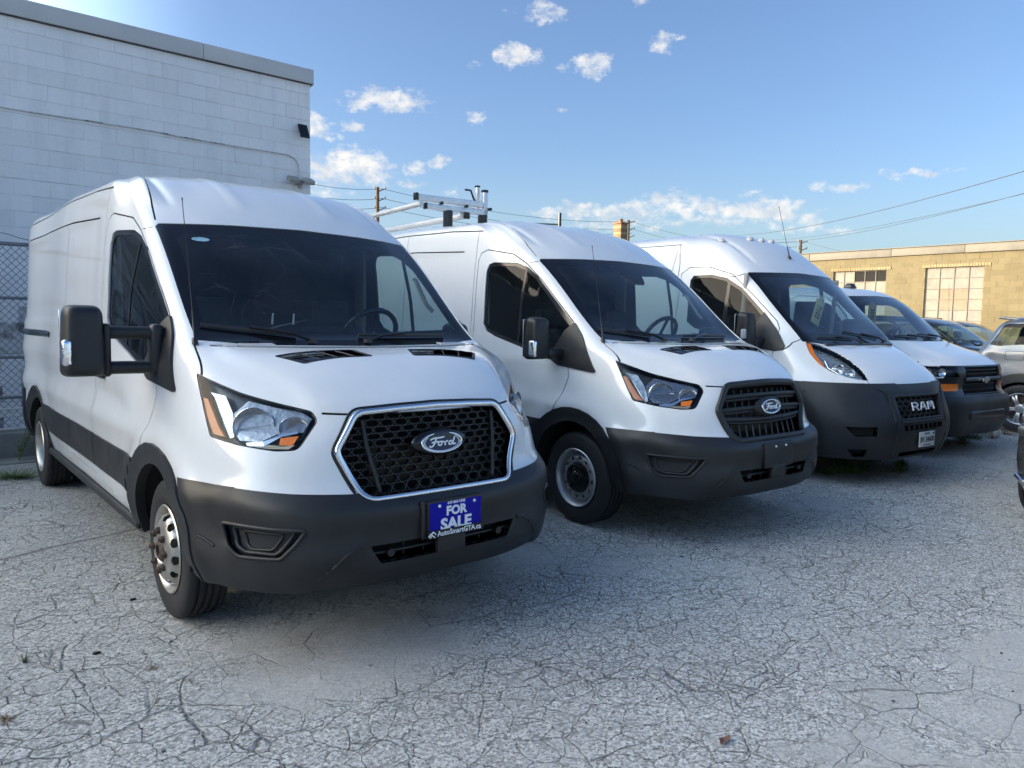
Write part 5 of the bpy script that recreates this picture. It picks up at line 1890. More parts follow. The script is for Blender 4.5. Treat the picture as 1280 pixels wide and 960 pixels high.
    # plate
    pc = sh.front(.03, .435, .022)
    pb = box_obj('licence_plate', pc, (.30, .008, .152), 'plate_white', t, .004)
    yy = pc.y - .0052
    place_text('plate_number', 'BV 24600', .074, 'ink', pb, (pc.x, yy, pc.z - .004), (1, 0, 0), (0, 0, 1), bold=.0012, sx=.92)
    place_text('plate_region', 'ONTARIO', .022, 'ink', pb, (pc.x - .01, yy, pc.z + .056), (1, 0, 0), (0, 0, 1))
    place_text('plate_motto', 'YOURS TO DISCOVER', .014, 'ink', pb, (pc.x, yy, pc.z - .058), (1, 0, 0), (0, 0, 1))
    box_obj('plate_sticker', (pc.x + .12, yy, pc.z + .056), (.026, .002, .022), 'badge_blue', pb)
    box_obj('radiator', (0, -.78, .62), (1.2, .02, .62), 'dark', t)
    box_obj('chassis', (0, 2.1, .44), (1.16, 5.9, .22), 'dark', t, .02)
    wells(t, AX, .46, .36, 1.0)
    for cy in AX:
        wheel(t, (-.90, cy, .352), 0, 'cap')
        wheel(t, (.90, cy, .352), 1, 'cap')
    # mirror, roof lamps, aerial, wipers, tag
    h = mirror_head(t, -1, (-1.16, .22, 1.49), (.21, .17, .36), .8, False)
    box_obj('mirror_arm', (-1.03, .19, 1.36), (.18, .12, .10), 'plastic', h, .03)
    box_obj('indicator_lamp', (-1.258, .18, 1.44), (.03, .06, .10), 'white_lamp', h, .012)
    h = box_obj('mirror', (1.09, .42, 1.47), (.14, .22, .32), 'plastic', t, .05)
    box_obj('mirror_arm', (1.0, .25, 1.38), (.14, .2, .09), 'plastic', h, .03)
    for x, y in ((-.62, 1.05), (-.20, .98), (0, .97), (.20, .98), (.62, 1.05)):
        c_ = sh.top(x, y)
        bm = bmesh.new()
        bmesh.ops.create_uvsphere(bm, u_segments=14, v_segments=8, radius=.038)
        for v in bm.verts:
            v.co = Vector((v.co.x * .9, v.co.y * 1.3, max(v.co.z, -.01) * .95)) + c_
        bm_obj('marker_lamp', bm, 'white_lamp', t, True)
    b = sh.top(.05, .60)
    antenna(t, b, (b.x, b.y + .18, b.z + .62), .022)
    wiper(t, sh, (.02, 1.362), (-.62, 1.415), (-.05, 1.40))
    wiper(t, sh, (.55, 1.372), (-.12, 1.475), (.48, 1.405))
    box_obj('cowl', (0, -.335, 1.345), (1.25, .06, .03), 'lamp_black', t, .01)
    for s_ in (-1, 1):
        tube_obj('bumper_ridge', [sh.front(s_ * x, z, .008) for x, z in ((.60, .935), (.53, .90), (.50, .82), (.475, .62), (.47, .45), (.46, .28))], .012, 'plastic_dusty', t, 8)
        tube_obj('bumper_seam', [sh.side(s_, -.40, z, .010) for z in (.30, .5, .7, .9)], .005, 'dark', t, 6)
        tube_obj('arch_lip', [sh.side(s_, .50 * math.cos(a), .37 + .50 * math.sin(a), .014) for a in [PI * k / 14 for k in range(15)]], .012, 'plastic_dusty', t, 8)
    cab(t, -.05, 1.34, 0, True, 1.5, .88, 2.5)
    for s_ in (-1, 1):
        tube_obj('grab_handle', [(s_ * .80, .50, 1.85), (s_ * .77, .40, 1.78), (s_ * .78, .30, 1.66)], .014, 'trim_light', t, 8)
        box_obj('pillar_trim', (s_ * .87, 1.38, 1.66), (.03, .16, .76), 'trim_light', t, .01)
        box_obj('pillar_trim', (s_ * .85, .52, 1.72), (.03, .05, .75), 'trim_light', t, .01, rot=Matrix.Rotation(rad(4), 3, 'X'))
    # a price card hangs inside the far side of the screen
    card('yellow price card behind the windscreen of the high-roof white van', (6.0, .18, -.09), (.38, .42, 1.70), .17, .30, 22, '7103')
    return t


def card(label, pose, p, w_, h_, tilt, txt):
    e = empty('price_card', label, 'price card', W2(p, pose), pose[2])
    R_ = Matrix.Rotation(rad(tilt), 3, 'Y')
    box_obj('card', (0, 0, 0), (w_, .004, h_), 'yellow', e, .001, rot=R_)
    box_obj('card_hook', R_ @ Vector((0, 0, h_ / 2 + .02)), (w_ * .45, .004, .06), 'yellow', e, .001, rot=R_)
    X = R_ @ Vector((0, 0, -1))
    place_text('card_number', txt, .13, 'ink', e, (0, -.004, 0), X, R_ @ Vector((1, 0, 0)), bold=.003, sx=.62)
    return e


tall_van()


# ------------------------------------------------------------------ fourth van
def old_van():
    t = empty('cargo_van', 'lower white cargo van with dark bumper and amber lamp, last in the row', 'van', (8.45, .38, 0), -.09, 'white cargo vans parked in a row')
    P, N = loft(densify(E_ROWS), [2, 3, 3, 3, 4, 4, 4, 5, 4, 7, 6, 4, 4, 4], [5, 5, 5, 6, 7, 6, 6, 5, 5, 5, 4, 4, 4],
                lambda P, N: sstep(P[..., 2], 1.12, 1.2) * (1 - sstep(P[..., 1], -.3, -.2)) * (N[..., 2] > .2) * .02 * (1 - sstep(P[..., 0], .50, .62)))
    sh = Shell(shell_mesh(P))
    c = sh.cut
    gap = make_gap(c)
    door = [(1.25, .45), (1.27, 1.4), (1.22, 1.90), (1.1, 1.955), (.70, 1.93), (.50, 1.80), (.16, 1.45), (.12, 1.3), (.12, 1.0), (.35, .75), (.45, .45)]
    sh.cut2(door, 'door')
    gap(door, 'S', closed=True)
    hood = [(-.86, -.08), (-.6, -.2), (0, -.25), (.6, -.2), (.86, -.08), (.86, -.40), (.80, -.62), (.70, -.84), (0, -.93), (-.70, -.84), (-.80, -.62), (-.86, -.40)]
    c(hood, 'T', 'hood', only=('body',))
    for s_ in (-1, 1):
        gap([(s_ * .74, 1.085), (s_ * .78, 1.17), (s_ * .84, 1.25), (s_ * .88, 1.33)], 'F', w=.009)
    AX = (0.0, 3.43)
    for cy in AX:
        sh.cut2(circ(cy, .37, .43, 28), 'hole')
    c([(-1.2, .1), (1.2, .1), (1.2, .715), (-1.2, .715)], 'F', 'bumper', exclude=('hole',))
    sh.cut2([(-1.2, .1), (-.36, .1), (-.40, .715), (-1.2, .715)], 'bumper', exclude=('hole',))
    c([(-.44, 1.075), (.44, 1.075), (.44, .735), (-.44, .735)], 'F', 'hole')
    HLE = [(-.225, 1.085), (.235, 1.085), (.275, .955), (-.17, .955), (-.245, 1.0), (-.255, 1.05)]
    sh.cutH(rounded(HLE, [.02, 0.005, .005, .02, .03, .03]), 'lens', exclude=('hole',))
    sh.cutH([(-.32, .945), (.25, .945), (.25, .72), (-.32, .72)], 'lamp_surround', exclude=('hole', 'lens', 'bumper'))
    c([(-.76, 1.092), (.76, 1.092), (.76, .71), (-.76, .71)], 'F', 'lamp_surround', exclude=('hole', 'lens', 'bumper'))
    sh.cutH(rounded([(-.12, .875), (.27, .875), (.27, .79), (-.12, .79)], .01), 'turn', only=('lamp_surround',))
    WS = [(-.865, 1.375), (0, 1.365), (.865, 1.375), (.755, 1.925), (.73, 1.945), (0, 1.965), (-.73, 1.945), (-.755, 1.925)]
    c(WS, 'F', 'frit')
    c([(-.80, 1.45), (0, 1.435), (.80, 1.45), (.71, 1.89), (0, 1.92), (-.71, 1.89)], 'F', 'screen', only=('frit',))
    WIN = [(1.12, 1.87), (.72, 1.87), (.60, 1.82), (.26, 1.45), (.30, 1.40), (1.12, 1.40)]
    sh.cut2(rounded(WIN, .03), 'win')
    sh.finish()
    ex = sh.extract
    ex(['body'], 'body', 'white', t, 0, .014)
    ex(['door'], 'front_door', 'white', t, 0, .014, RGT)
    ex(['door'], 'front_door', 'white', t, 0, .014, LFT)
    ex(['hood'], 'hood', 'white', t, 0, .014)
    ex(['bumper'], 'front_bumper', 'plastic', t, .02, .04)
    split_parts(sh, ['lamp_surround'], 'lamp_surround', 'lamp_black', t, 0, .03)
    ex(['frit'], 'screen_border', 'gloss_black', t, -.004, .01)
    ex(['screen'], 'windscreen', 'screen2', t, -.004, 0)
    split_parts(sh, ['gap'], 'shut_line', 'dark', t, -.007, 0)
    ex(['body', 'door', 'hood', 'bumper', 'gap', 'frit', 'lamp_surround'], 'inner_shell', 'liner', t, -.025, 0)
    for rg, s_ in ((RGT, -1), (LFT, 1)):
        ex(['win'], 'door_window', 'side_glass', t, -.012, 0, rg)
        h = ex(['lens'], 'headlight', 'lamp_black', t, -.05, -.048, rg)
        ex(['lens'], 'lens', 'clear_lens', h, -.002, .004, rg)
        ex(['turn'], 'turn_lamp', 'amber', t, .004, .02, rg)
        D_ = Vector((s_ * .35, -.93, 0))
        M_ = Matrix.Rotation(math.atan2(D_.x, -D_.y), 3, 'Z')
        for (u, z, r, mt_) in ((-.13, 1.02, .05, 'lamp_tray'), (.04, 1.02, .055, 'reflector')):
            cc = sh.diag(s_, u, z, -.045)
            bm = bmesh.new()
            add_lathe(bm, [(-.035, r), (-.03, r * .9), (-.01, r * .6), (.0, r * .2), (.0, .001)], 'y', 16)
            for v in bm.verts:
                v.co = M_ @ Vector((v.co.x, v.co.y - .003, v.co.z)) + cc
            bm_obj('reflector', bm, mt_, h, True, 60)
    gr = box_obj('grille', (0, -.90, .90), (.90, .03, .36), 'dark', t, .004)
    tube_obj('grille_bar', [sh.front(x * .055, .925, .0) for x in range(-8, 9)], .03, 'lamp_black', gr, 8, up=(0, -1, 0), ry=.03)
    tube_obj('grille_frame', [sh.front(x * .055, .745, .0) for x in range(-8, 9)], .012, 'lamp_black', gr, 8, up=(0, -1, 0))
    for z in (.80, .86, .99, 1.04):
        tube_obj('grille_slat', [sh.front(x * .1, z, -.02) for x in range(-4, 5)], .008, 'lamp_black', gr, 6, up=(0, -1, 0))
    # crossed badge
    bm = bmesh.new()
    cc = sh.front(0, .925, .035)
    out = [(-.085, -.022), (-.075, .022), (-.028, .022), (-.022, .042), (.03, .042), (.028, .022), (.085, .022), (.075, -.022), (.028, -.022), (.022, -.042), (-.03, -.042), (-.028, -.022)]
    f = bm.faces.new([bm.verts.new((cc.x + x, cc.y, cc.z + z)) for x, z in out])
    r_ = bmesh.ops.extrude_face_region(bm, geom=[f])
    for v in r_['geom']:
        if isinstance(v, bmesh.types.BMVert):
            v.co.y -= .012
    bm_obj('badge', bm, 'chrome_dull', gr)
    box_obj('bumper_step', (0, -1.035, .50), (.9, .05, .10), 'lamp_black', t, .02)
    box_obj('radiator', (0, -.78, .62), (1.3, .02, .6), 'dark', t)
    box_obj('chassis', (0, 1.9, .42), (1.16, 5.0, .22), 'dark', t, .02)
    wells(t, AX, .44, .36)
    for cy in AX:
        wheel(t, (-.87, cy, .36), 0, 'cap')
        wheel(t, (.87, cy, .36), 1, 'cap')
    wiper(t, sh, (.0, 1.385), (-.55, 1.43), (-.05, 1.42))
    wiper(t, sh, (.55, 1.385), (.0, 1.45), (.5, 1.42))
    b = sh.front(.33, 1.33)
    b = Vector((b.x, b.y + .02, 1.345))
    antenna(t, b, (b.x + .01, b.y + .05, 2.12), .014)
    cab(t, -.10, 1.34, 0, True, 1.5, .82, 1.95, ys=.6)
    h = mirror_head(t, -1, (-1.13, .30, 1.47), (.20, .12, .26), .9, False)
    box_obj('mirror_arm', (-1.0, .30, 1.38), (.16, .06, .05), 'plastic', h, .01)
    h = mirror_head(t, 1, (1.13, .30, 1.47), (.20, .12, .26), .9, False)
    box_obj('mirror_arm', (1.0, .30, 1.38), (.16, .06, .05), 'plastic', h, .01)
    fin = box_obj('roof_beacon', (0, .85, 2.115), (.14, .16, .07), 'lamp_black', t, .02, taper=(.6, .5))
    card('yellow price card behind the windscreen of the low white van', (8.45, .38, -.09), (.20, .62, 1.72), .20, .30, 4, '3500')
    return t


old_van()


# ------------------------------------------------------------------ cars
def suv_rows(H, zh, zb, yt, ytail, ybelt, W=.90, tum=.70, yc=.35, yw=1.05, nose=-.80):
    b = ybelt

    def row(z, yf, xs, ym, yr, dz=0):
        # xs: half width on the flank
        return [(0, yf, z + dz), (.42 * xs, yf + .02, z + dz), (.72 * xs, yf + .09, z), (.92 * xs, yf + .24, z), (.99 * xs, yf + .50, z), (xs, max(0, yf + .8), z), (xs, ym, z), (xs, (ym + yr) / 2, z), (xs, yr - .50, z), (.985 * xs, yr - .12, z), (.86 * xs, yr - .02, z), (0, yr, z)]
    R_ = [
        row(.24, nose + .06, W * .95, .7, b - .06),
        row(.38, nose, W * .99, .7, b),
        row(.55, nose - .02, W, .7, b + .04),
        row(.70, nose, W, .7, b + .03),
        row(.86, nose + .04, W * .99, .7, b + .01),
        row(zh - .06, nose + .12, W * .975, .8, b - .02),
        row(zh + .04, nose + .34, W * .96, .9, b - .05),
        row(zb - .02, -.05, W * .95, 1.0, b - .08),
        row(zb + .04, yc, W * .93, 1.2, b - .10),
        row((zb + H) / 2 - .02, (yc + yw) / 2 + .02, W * (1 + tum) / 2 * .97, 1.5, (b - .10 + ytail) / 2 + .01),
        row(H - .11, yw, W * tum * 1.06, 1.8, ytail + .02),
        row(H - .04, yw + .22, W * tum * .95, 1.9, ytail - .12),
        row(H - .005, yw + .55, W * tum * .6, 2.0, ytail - .25),
    ]
    top = [(0, yw + .9 + .05 * k, H) for k in range(9)] + [(0, ytail - .5, H), (0, ytail - .45, H), (0, ytail - .4, H)]
    R_.append(top)
    return R_


def car(name_label, loc, rz, H, zh, zb, wb, ytail, ybelt, body, win, axle_r=.34, wstyle='alloy', W=.90, tum=.72, clad=None, detail='', yc=.35, yw=1.05, arch=.40, cat='car', group=None):
    t = empty('parked_car', name_label, cat, loc, rz, group)
    P, N = loft(suv_rows(H, zh, zb, 0, ytail, ybelt, W, tum, yc, yw), [2, 3, 3, 3, 3, 3, 4, 3, 6, 6, 4, 3, 3], [4, 4, 4, 5, 6, 5, 7, 7, 7, 6, 4])
    sh = Shell(shell_mesh(P))
    c = sh.cut
    gap = make_gap(c)
    ax = (0.0, wb)
    for cy in ax:
        if clad:
            sh.cut2(circ(cy, axle_r, arch + .13, 28), 'clad')
        sh.cut2(circ(cy, axle_r, arch, 28), 'hole')
    if clad:
        sh.cut2([(-2, .1), (ybelt + .2, .1), (ybelt + .2, .50), (-2, .50)], 'clad', exclude=('hole',))
        c([(-1, .1), (1, .1), (1, .62), (-1, .62)], 'B', 'clad')
    c([(-.9 * W, zb + .03), (.9 * W, zb + .03), (W * tum * .98, H - .13), (-W * tum * .98, H - .13)], 'F', 'screen')
    sh.cut2(rounded(win, .03), 'win')
    if detail == 'silver':
        gap([(ybelt - .14 - .66, 1.235), (ybelt - .42, 1.24), (ybelt - .40, 1.27), (ybelt - .40, 1.37)], 'S', w=.001)
        gap(rounded([(2.62, 1.215), (2.86, 1.215), (2.86, 1.085), (2.62, 1.085)], .03), 'R', closed=True, w=.006)
        gap([(2.25, 1.15), (2.3, .9), (2.2, .8)], 'S', w=.006)
    c([(-.70, zb + .08), (.70, zb + .08), (.55, H - .16), (-.55, H - .16)], 'B', 'rear_glass')
    gap([(yc + .05, zb), (yc, .5), (1.0, .42), (1.25, .45), (1.27, zb)], 'S', w=.006)
    sh.finish()
    ex = sh.extract
    ex(['body'], 'body', body, t, 0, .012)
    if clad:
        ex(['clad'], 'cladding', clad, t, .012, .04)
    ex(['screen'], 'windscreen', 'screen2', t, -.003, .006)
    ex(['rear_glass'], 'rear_window', 'screen2', t, -.003, .006)
    for rg in (RGT, LFT):
        ex(['win'], 'side_window', 'side_glass', t, -.006, .006, rg)
    split_parts(sh, ['gap'], 'shut_line', 'dark', t, -.007, 0)
    ex(['body', 'clad', 'gap'], 'inner_shell', 'liner', t, -.02, 0)
    box_obj('chassis', (0, wb / 2, .36), (1.1, wb + 1.1, .2), 'dark', t, .02)
    wells(t, ax, arch + .01, axle_r, W - .03)
    for cy in ax:
        wheel(t, (-(W - .11), cy, axle_r), 0, wstyle, R_=axle_r, w=.22)
        wheel(t, (W - .11, cy, axle_r), 1, wstyle, R_=axle_r, w=.22)
    box_obj('dashboard', (0, yc + .38, zb - .10), (W * 1.7, .5, .2), 'trim', t, .04)
    for x in (-.38, .38):
        seat(t, x, 1.25, z=.62)
    return t, sh


# silver hatchback, only its tail quarter is in view
wn = [(3.10, 1.305), (3.06, 1.36), (2.93, 1.60), (2.86, 1.625), (2.2, 1.64), (1.6, 1.63), (1.2, 1.50), (.85, 1.32), (2.3, 1.335), (2.75, 1.31), (2.95, 1.285)]
ts, ss = car('silver hatchback with roof spoiler and five-spoke wheels, its tail by the last van', (11.82, -2.88, 0), 0, 1.745, 1.02, 1.20, 2.62, 2.98, 3.36, 'silver', wn, .36, 'alloy', .90, .80, clad='plastic_dusty', detail='silver', arch=.40)
sp = box_obj('roof_spoiler', (0, 2.82, 1.695), (1.36, .44, .04), 'silver', ts, .015, rot=Matrix.Rotation(rad(6), 3, 'X'))
box_obj('tail_lamp', (-.80, 3.22, 1.02), (.10, .10, .20), 'amber_dark', ts, .03)
box_obj('tail_lamp', (.80, 3.22, 1.02), (.10, .10, .20), 'amber_dark', ts, .03)
# dark cars behind
wd = [(2.6, 1.25), (2.5, 1.5), (2.2, 1.62), (1.5, 1.63), (1.15, 1.55), (.62, 1.27)]
ta, sa = car('black sport utility car behind the last van, windscreen facing the lot', (14.35, .95, 0), -.05, 1.76, 1.02, 1.19, 2.75, 3.25, 3.55, 'black_paint', wd, .35, 'alloy', .93, .76, group='black cars beside the tan wall')
for s_ in (-1, 1):
    h = mirror_head(ta, s_, (s_ * 1.02, .55, 1.24), (.20, .12, .15), .9, False)
    tube_obj('roof_rail', [(s_ * .62, 1.5, 1.745), (s_ * .64, 2.2, 1.775), (s_ * .62, 2.9, 1.745)], .014, 'lamp_black', ta, 8)
wiper(ta, sa, (-.1, 1.26), (-.6, 1.30), (-.1, 1.30))
tb, sb = car('black car farther back, mostly hidden, nearest the tan wall', (17.6, 1.55, 0), -.05, 1.74, 1.02, 1.19, 2.75, 3.2, 3.5, 'black_paint', wd, .35, 'alloy', .93, .76, group='black cars beside the tan wall')
# black car at the right edge, nose-in from the right
te, se = car('glossy black car at the far right edge, only its front corner showing', (5.42, -2.865, 0), -PI / 2, 1.45, .86, 1.0, 2.8, 3.2, 3.7, 'black_paint', [(2.6, 1.05), (2.3, 1.3), (1.4, 1.32), (.7, 1.06)], .34, 'alloy', .93, .76, yc=.45, yw=1.2)
for s_ in (-1, 1):
    h = box_obj('headlight', (s_ * .72, -.62, .76), (.24, .26, .10), 'lamp_house', te, .04)
    tube_obj('fog_lamp', [(s_ * .62, -.80, .36), (s_ * .78, -.72, .36), (s_ * .86, -.58, .38)], .022, 'chrome_dull', te, 8)
# ------------------------------------------------------------------ ground
gm = D.meshes.new('ground')
gm.from_pydata([(-400, -400, 0), (400, -400, 0), (400, 400, 0), (-400, 400, 0)], [], [(0, 1, 2, 3)])
gm.materials.append(M['asphalt'])
tag(link('ground', gm), None, None, None, 'structure')


# ------------------------------------------------------------------ block walls
def block_mesh(name, sx, sy, sz, material, bev=.005, axis='y'):
    """slab whose visible face looks to -y (axis y) or -x (axis x); origin in its middle"""
    bm = bmesh.new()
    h = (sx / 2, sz / 2)
    f = [(-h[0] + bev, -h[1] + bev), (h[0] - bev, -h[1] + bev), (h[0] - bev, h[1] - bev), (-h[0] + bev, h[1] - bev)]
    b = [(-h[0], -h[1]), (h[0], -h[1]), (h[0], h[1]), (-h[0], h[1])]
    def mk(p, d):
        return (p[0], d, p[1]) if axis == 'y' else (d, p[0], p[1])
    v0 = [bm.verts.new(mk(p, -sy)) for p in f]
    v1 = [bm.verts.new(mk(p, -sy + bev)) for p in b]
    v2 = [bm.verts.new(mk(p, 0)) for p in b]
    bm.faces.new(v0)
    for a, c in ((v0, v1), (v1, v2)):
        for k in range(4):
            bm.faces.new((a[k], a[(k + 1) % 4], c[(k + 1) % 4], c[k]))
    bmesh.ops.recalc_face_normals(bm, faces=bm.faces)
    me = D.meshes.new(name)
    bm.to_mesh(me)
    bm.free()
    me.materials.append(M[material])
    return me


WY = 7.40
wb_ = empty('building', 'white painted concrete block building with grey metal roof edge behind the nearest van', 'building', (3.23, WY, 0))


def lp(x, y, z):
    return (x - 3.23, y - WY, z)


box_obj('wall_core', lp(-18.4, WY + 15.003, 2.6), (43.2, 30.0, 5.2), 'white_joint', wb_)
blk = block_mesh('block', .394, .034, .1965, 'white_block', .002)
blh = block_mesh('block', .192, .034, .1965, 'white_block', .002)
rest = bmesh.new()
cnt = 0
rows_ = []
for r in range(26):
    z = .10 + .2 * r
    off = 0 if r % 2 else .2
    x = 3.23 - .195 - .002
    first = True
    while x > -14:
        half = first and off
        me = blh if half else blk
        ww = .19 if half else .39
        xc = (3.23 - ww / 2 - .001) if first else x
        first = False
        vis = (xc > -1.75) and (z > 1.55) and cnt < 300
        if not vis and xc > -1.2 and z > 2.3:
            vis = cnt < 300
        dy = random.uniform(-.0015, .0035)
        if vis:
            o = D.objects.new('block', me)
            COL.objects.link(o)
            o.parent = wb_
            o.location = lp(xc, WY + .03 + dy, z)
            o.rotation_euler = (random.uniform(-.006, .006), random.uniform(-.003, .003), random.uniform(-.004, .004))
            cnt += 1
        else:
            vs = add_box(rest, lp(xc, WY + .02 + dy, z), (ww + .003, .034, .1965))
        x = xc - ww / 2 - .005 - .195
o = bm_obj('block_courses', rest, 'white_block', wb_)
tag(o, kind='stuff')
# metal roof edge in lengths with seams
xs = [3.27, 1.6, -2.05, -5.7, -9.4, -13.1, -17, -21, -25, -29, -33, -37, -40]
for a, b in zip(xs, xs[1:]):
    box_obj('roof_edge', lp((a + b) / 2, WY - .02, 5.272), (a - b - .006, .09, .215), 'grey_metal', wb_, .004)
box_obj('roof_edge', lp(3.262, WY + 15, 5.272), (.07, 30, .215), 'grey_metal', wb_, .004)
box_obj('drip_edge', lp(-18.4, WY - .012, 5.158), (43.3, .06, .012), 'lamp_black', wb_)
# conduit, corner box, twin flood lamp
pts = [(x, WY - .022, 4.045 + .006 * math.sin(x * 2.3) - .01 * (x > 1)) for x in np.arange(-9, 2.75, .25)] + [(2.86, WY - .022, 4.03), (2.96, WY - .022, 3.99), (3.015, WY - .022, 3.92), (3.03, WY - .022, 3.82), (3.03, WY - .022, 3.66)]
tag(tube_obj('conduit', pts, .010, 'white_joint', None, 8), 'thin grey conduit running along the white block wall to the flood lamp', 'conduit')
fl = empty('flood_lamp', 'twin flood lamp near the corner of the white block wall', 'lamp', (3.0, WY - .01, 3.62))
box_obj('mounting_box', (0, -.06, 0), (.12, .10, .07), 'concrete', fl, .01)
for s_ in (-1, 1):
    hh = box_obj('lamp_head', (s_ * .12, -.16, .02), (.17, .15, .07), 'concrete', fl, .015, rot=Matrix.Rotation(rad(25), 3, 'X'))
    box_obj('lamp_face', (s_ * .12, -.225, -.005), (.14, .01, .05), 'white_lamp', hh, .004, rot=Matrix.Rotation(rad(25), 3, 'X'))
box_obj('sensor', (.0, -.12, -.07), (.05, .06, .06), 'concrete', fl, .012)
sp_ = empty('wall_box', 'flat black camera box tilted on the corner of the white block wall', 'lamp', (3.08, WY - .01, 4.41))  # dark flat camera box on the corner, not a lamp
box_obj('panel', (0, -.09, 0), (.15, .03, .24), 'gloss_black', sp_, .008, rot=Matrix.Rotation(rad(-28), 3, 'X'))
box_obj('bracket', (0, -.04, 0), (.03, .10, .05), 'lamp_black', sp_, .005)

# ------------------------------------------------------------------ fence, kerb wall, railing behind the nearest van
ke = box_obj('kerb_wall', (-4.2, 5.44, .13), (11.6, .22, .30), 'concrete', None, .02)
tag(ke, 'low concrete kerb wall below the chain-link fence behind the nearest van', 'kerb')
box_obj('gutter_strip', (-4.2, 5.16, .004), (11.6, .34, .03), 'concrete', None, .01)
tag(D.objects['gutter_strip'], 'shallow concrete gutter strip along the foot of the kerb wall', 'gutter')
rl = empty('railing', 'low white metal railing standing on the concrete kerb wall', 'railing', (0, 5.40, 0))
for z in (.31, .52):
    tube_obj('rail', [(-8, 0, z), (1.6, 0, z)], .012, 'rack_white', rl, 8)
x = -3.2
while x < 1.6:
    box_obj('picket', (x, 0, .415), (.018, .012, .21), 'rack_white', rl)
    x += .155
fn = empty('chain_link_fence', 'grey chain-link fence between the nearest van and the white block wall', 'fence', (0, 5.62, 0))
for z in (2.25, 1.68, 1.05, .62):
    tube_obj('rail', [(-8, 0, z), (1.4, 0, z)], .021 if z > 2 else .016, 'galv', fn, 8)
for x in (-7.9, -5.4, -2.9, -.35, 1.4):
    tube_obj('post', [(x, .03, 0), (x, .03, 2.34)], .03, 'galv', fn, 10)
bm = bmesh.new()
z0, z1 = .28, 2.24
st_ = .075
for k in range(-90, 60):
    x0 = k * st_ - .02
    for s_ in (-1, 1):
        xa, xb = (x0, x0 + (z1 - z0) * .95) if s_ > 0 else (x0 + (z1 - z0) * .95, x0)
        n = 2
        if max(xa, xb) < -4.2 or min(xa, xb) > .9:
            continue
        add_tube(bm, [(xa, .004 * s_, z0), ((xa + xb) / 2, -.004 * s_, (z0 + z1) / 2), (xb, .004 * s_, z1)], .0034, 4, caps=False)
tag(bm_obj('fence_mesh', bm, 'galv', fn), kind='stuff')
bm = bmesh.new()
for k in range(60):
    a = k * .9
    add_tube(bm, [(-4 + k * .08, .0, 2.33 + .03 * math.sin(a)), (-4 + k * .08 + .08, 0, 2.33 + .03 * math.sin(a + .9))], .004, 4, caps=False)
tag(bm_obj('barbed_wire', bm, 'galv', fn), kind='stuff')

# ------------------------------------------------------------------ tan block building on the right
TX = 27.6
tb_ = empty('building', 'sunlit tan block building with painted-over windows at the right', 'building', (TX, 8, 0))


def lq(x, y, z):
    return (x - TX, y - 8, z)


W_2 = (5.83, 7.77, 1.45, 3.77)     # y0,y1,z0,z1
W_1 = (9.18, 11.28, 1.6, 3.77)
# wall core with real openings: pieces round the two windows
for (ya, yb, za, zb2) in ((-14, W_2[0], 0, 4.3), (W_2[0], W_2[1], 0, W_2[2]), (W_2[0], W_2[1], W_2[3], 4.3), (W_2[1], W_1[0], 0, 4.3), (W_1[0], W_1[1], 0, W_1[2]), (W_1[0], W_1[1], W_1[3], 4.3), (W_1[1], 26, 0, 4.3)):
    box_obj('wall_core', lq(TX + .136, (ya + yb) / 2, (za + zb2) / 2), (.26, yb - ya, zb2 - za), 'tan_joint', tb_)
box_obj('room_back', lq(TX + 3, 8.5, 2.1), (.1, 12, 4.1), 'interior_room', tb_)
box_obj('roof', lq(TX + 8.2, 6, 4.40), (16, 40, .14), 'brown_metal', tb_)
tm = block_mesh('block', .390, .034, .192, 'tan_block', .004, 'x')
rest = bmesh.new()
cnt = 0
for r in range(21):
    z = .115 + .2 * r
    y = -13.6 + (0 if r % 2 else .2)
    while y < 25.8:
        a, b = y - .195, y + .195
        for wv_ in (W_2, W_1):
            if z > wv_[2] and z < wv_[3]:
                if a < wv_[1] and b > wv_[0]:
                    if a < wv_[0] - .05:
                        b = wv_[0] - .004
                    elif b > wv_[1] + .05:
                        a = wv_[1] + .004
                    else:
                        a = b = 0
        if b - a > .05:
            dx = random.uniform(-.003, .004)
            vis = 3.9 < y < 12.7 and z > 2.3 and cnt < 300
            if vis:
                o = D.objects.new('block', tm)
                COL.objects.link(o)
                o.parent = tb_
                o.location = lq(TX + .034 + dx, (a + b) / 2, z)
                o.scale = (1, (b - a) / .39, 1)
                cnt += 1
            else:
                add_box(rest, lq(TX + .017 + dx, (a + b) / 2, z), (.034, b - a, .192))
        y += .4
tag(bm_obj('block_courses', rest, 'tan_block', tb_), kind='stuff')
# lintel course of bricks on end
lm = block_mesh('brick', .088, .036, .105, 'lintel', .004, 'x')
for (ya, yb) in ((W_2[0] - .16, W_2[1] + .10), (W_1[0] - .12, W_1[1] + .1)):
    y = ya
    while y < yb:
        o = D.objects.new('brick', lm)
        COL.objects.link(o)
        o.parent = tb_
        o.location = lq(TX + .008 + random.uniform(-.004, .006), y, 3.83)
        y += .098
# metal roof edge, in sheets
y = -14
k = 0
ys_ = [-14, -10.5, -7, -3.6, -.3, 3.0, 6.45, 9.0, 12.3, 15.8, 19.2, 22.6, 26]
for a, b in zip(ys_, ys_[1:]):
    box_obj('roof_edge', lq(TX - .03 + random.uniform(-.008, .008), (a + b) / 2, 4.405 + random.uniform(-.006, .006)), (.12, b - a - .012, .29), 'brown_metal', tb_, .006)
box_obj('edge_lip', lq(TX - .04, 6, 4.565), (.20, 40.1, .025), 'brown_metal', tb_, .004)
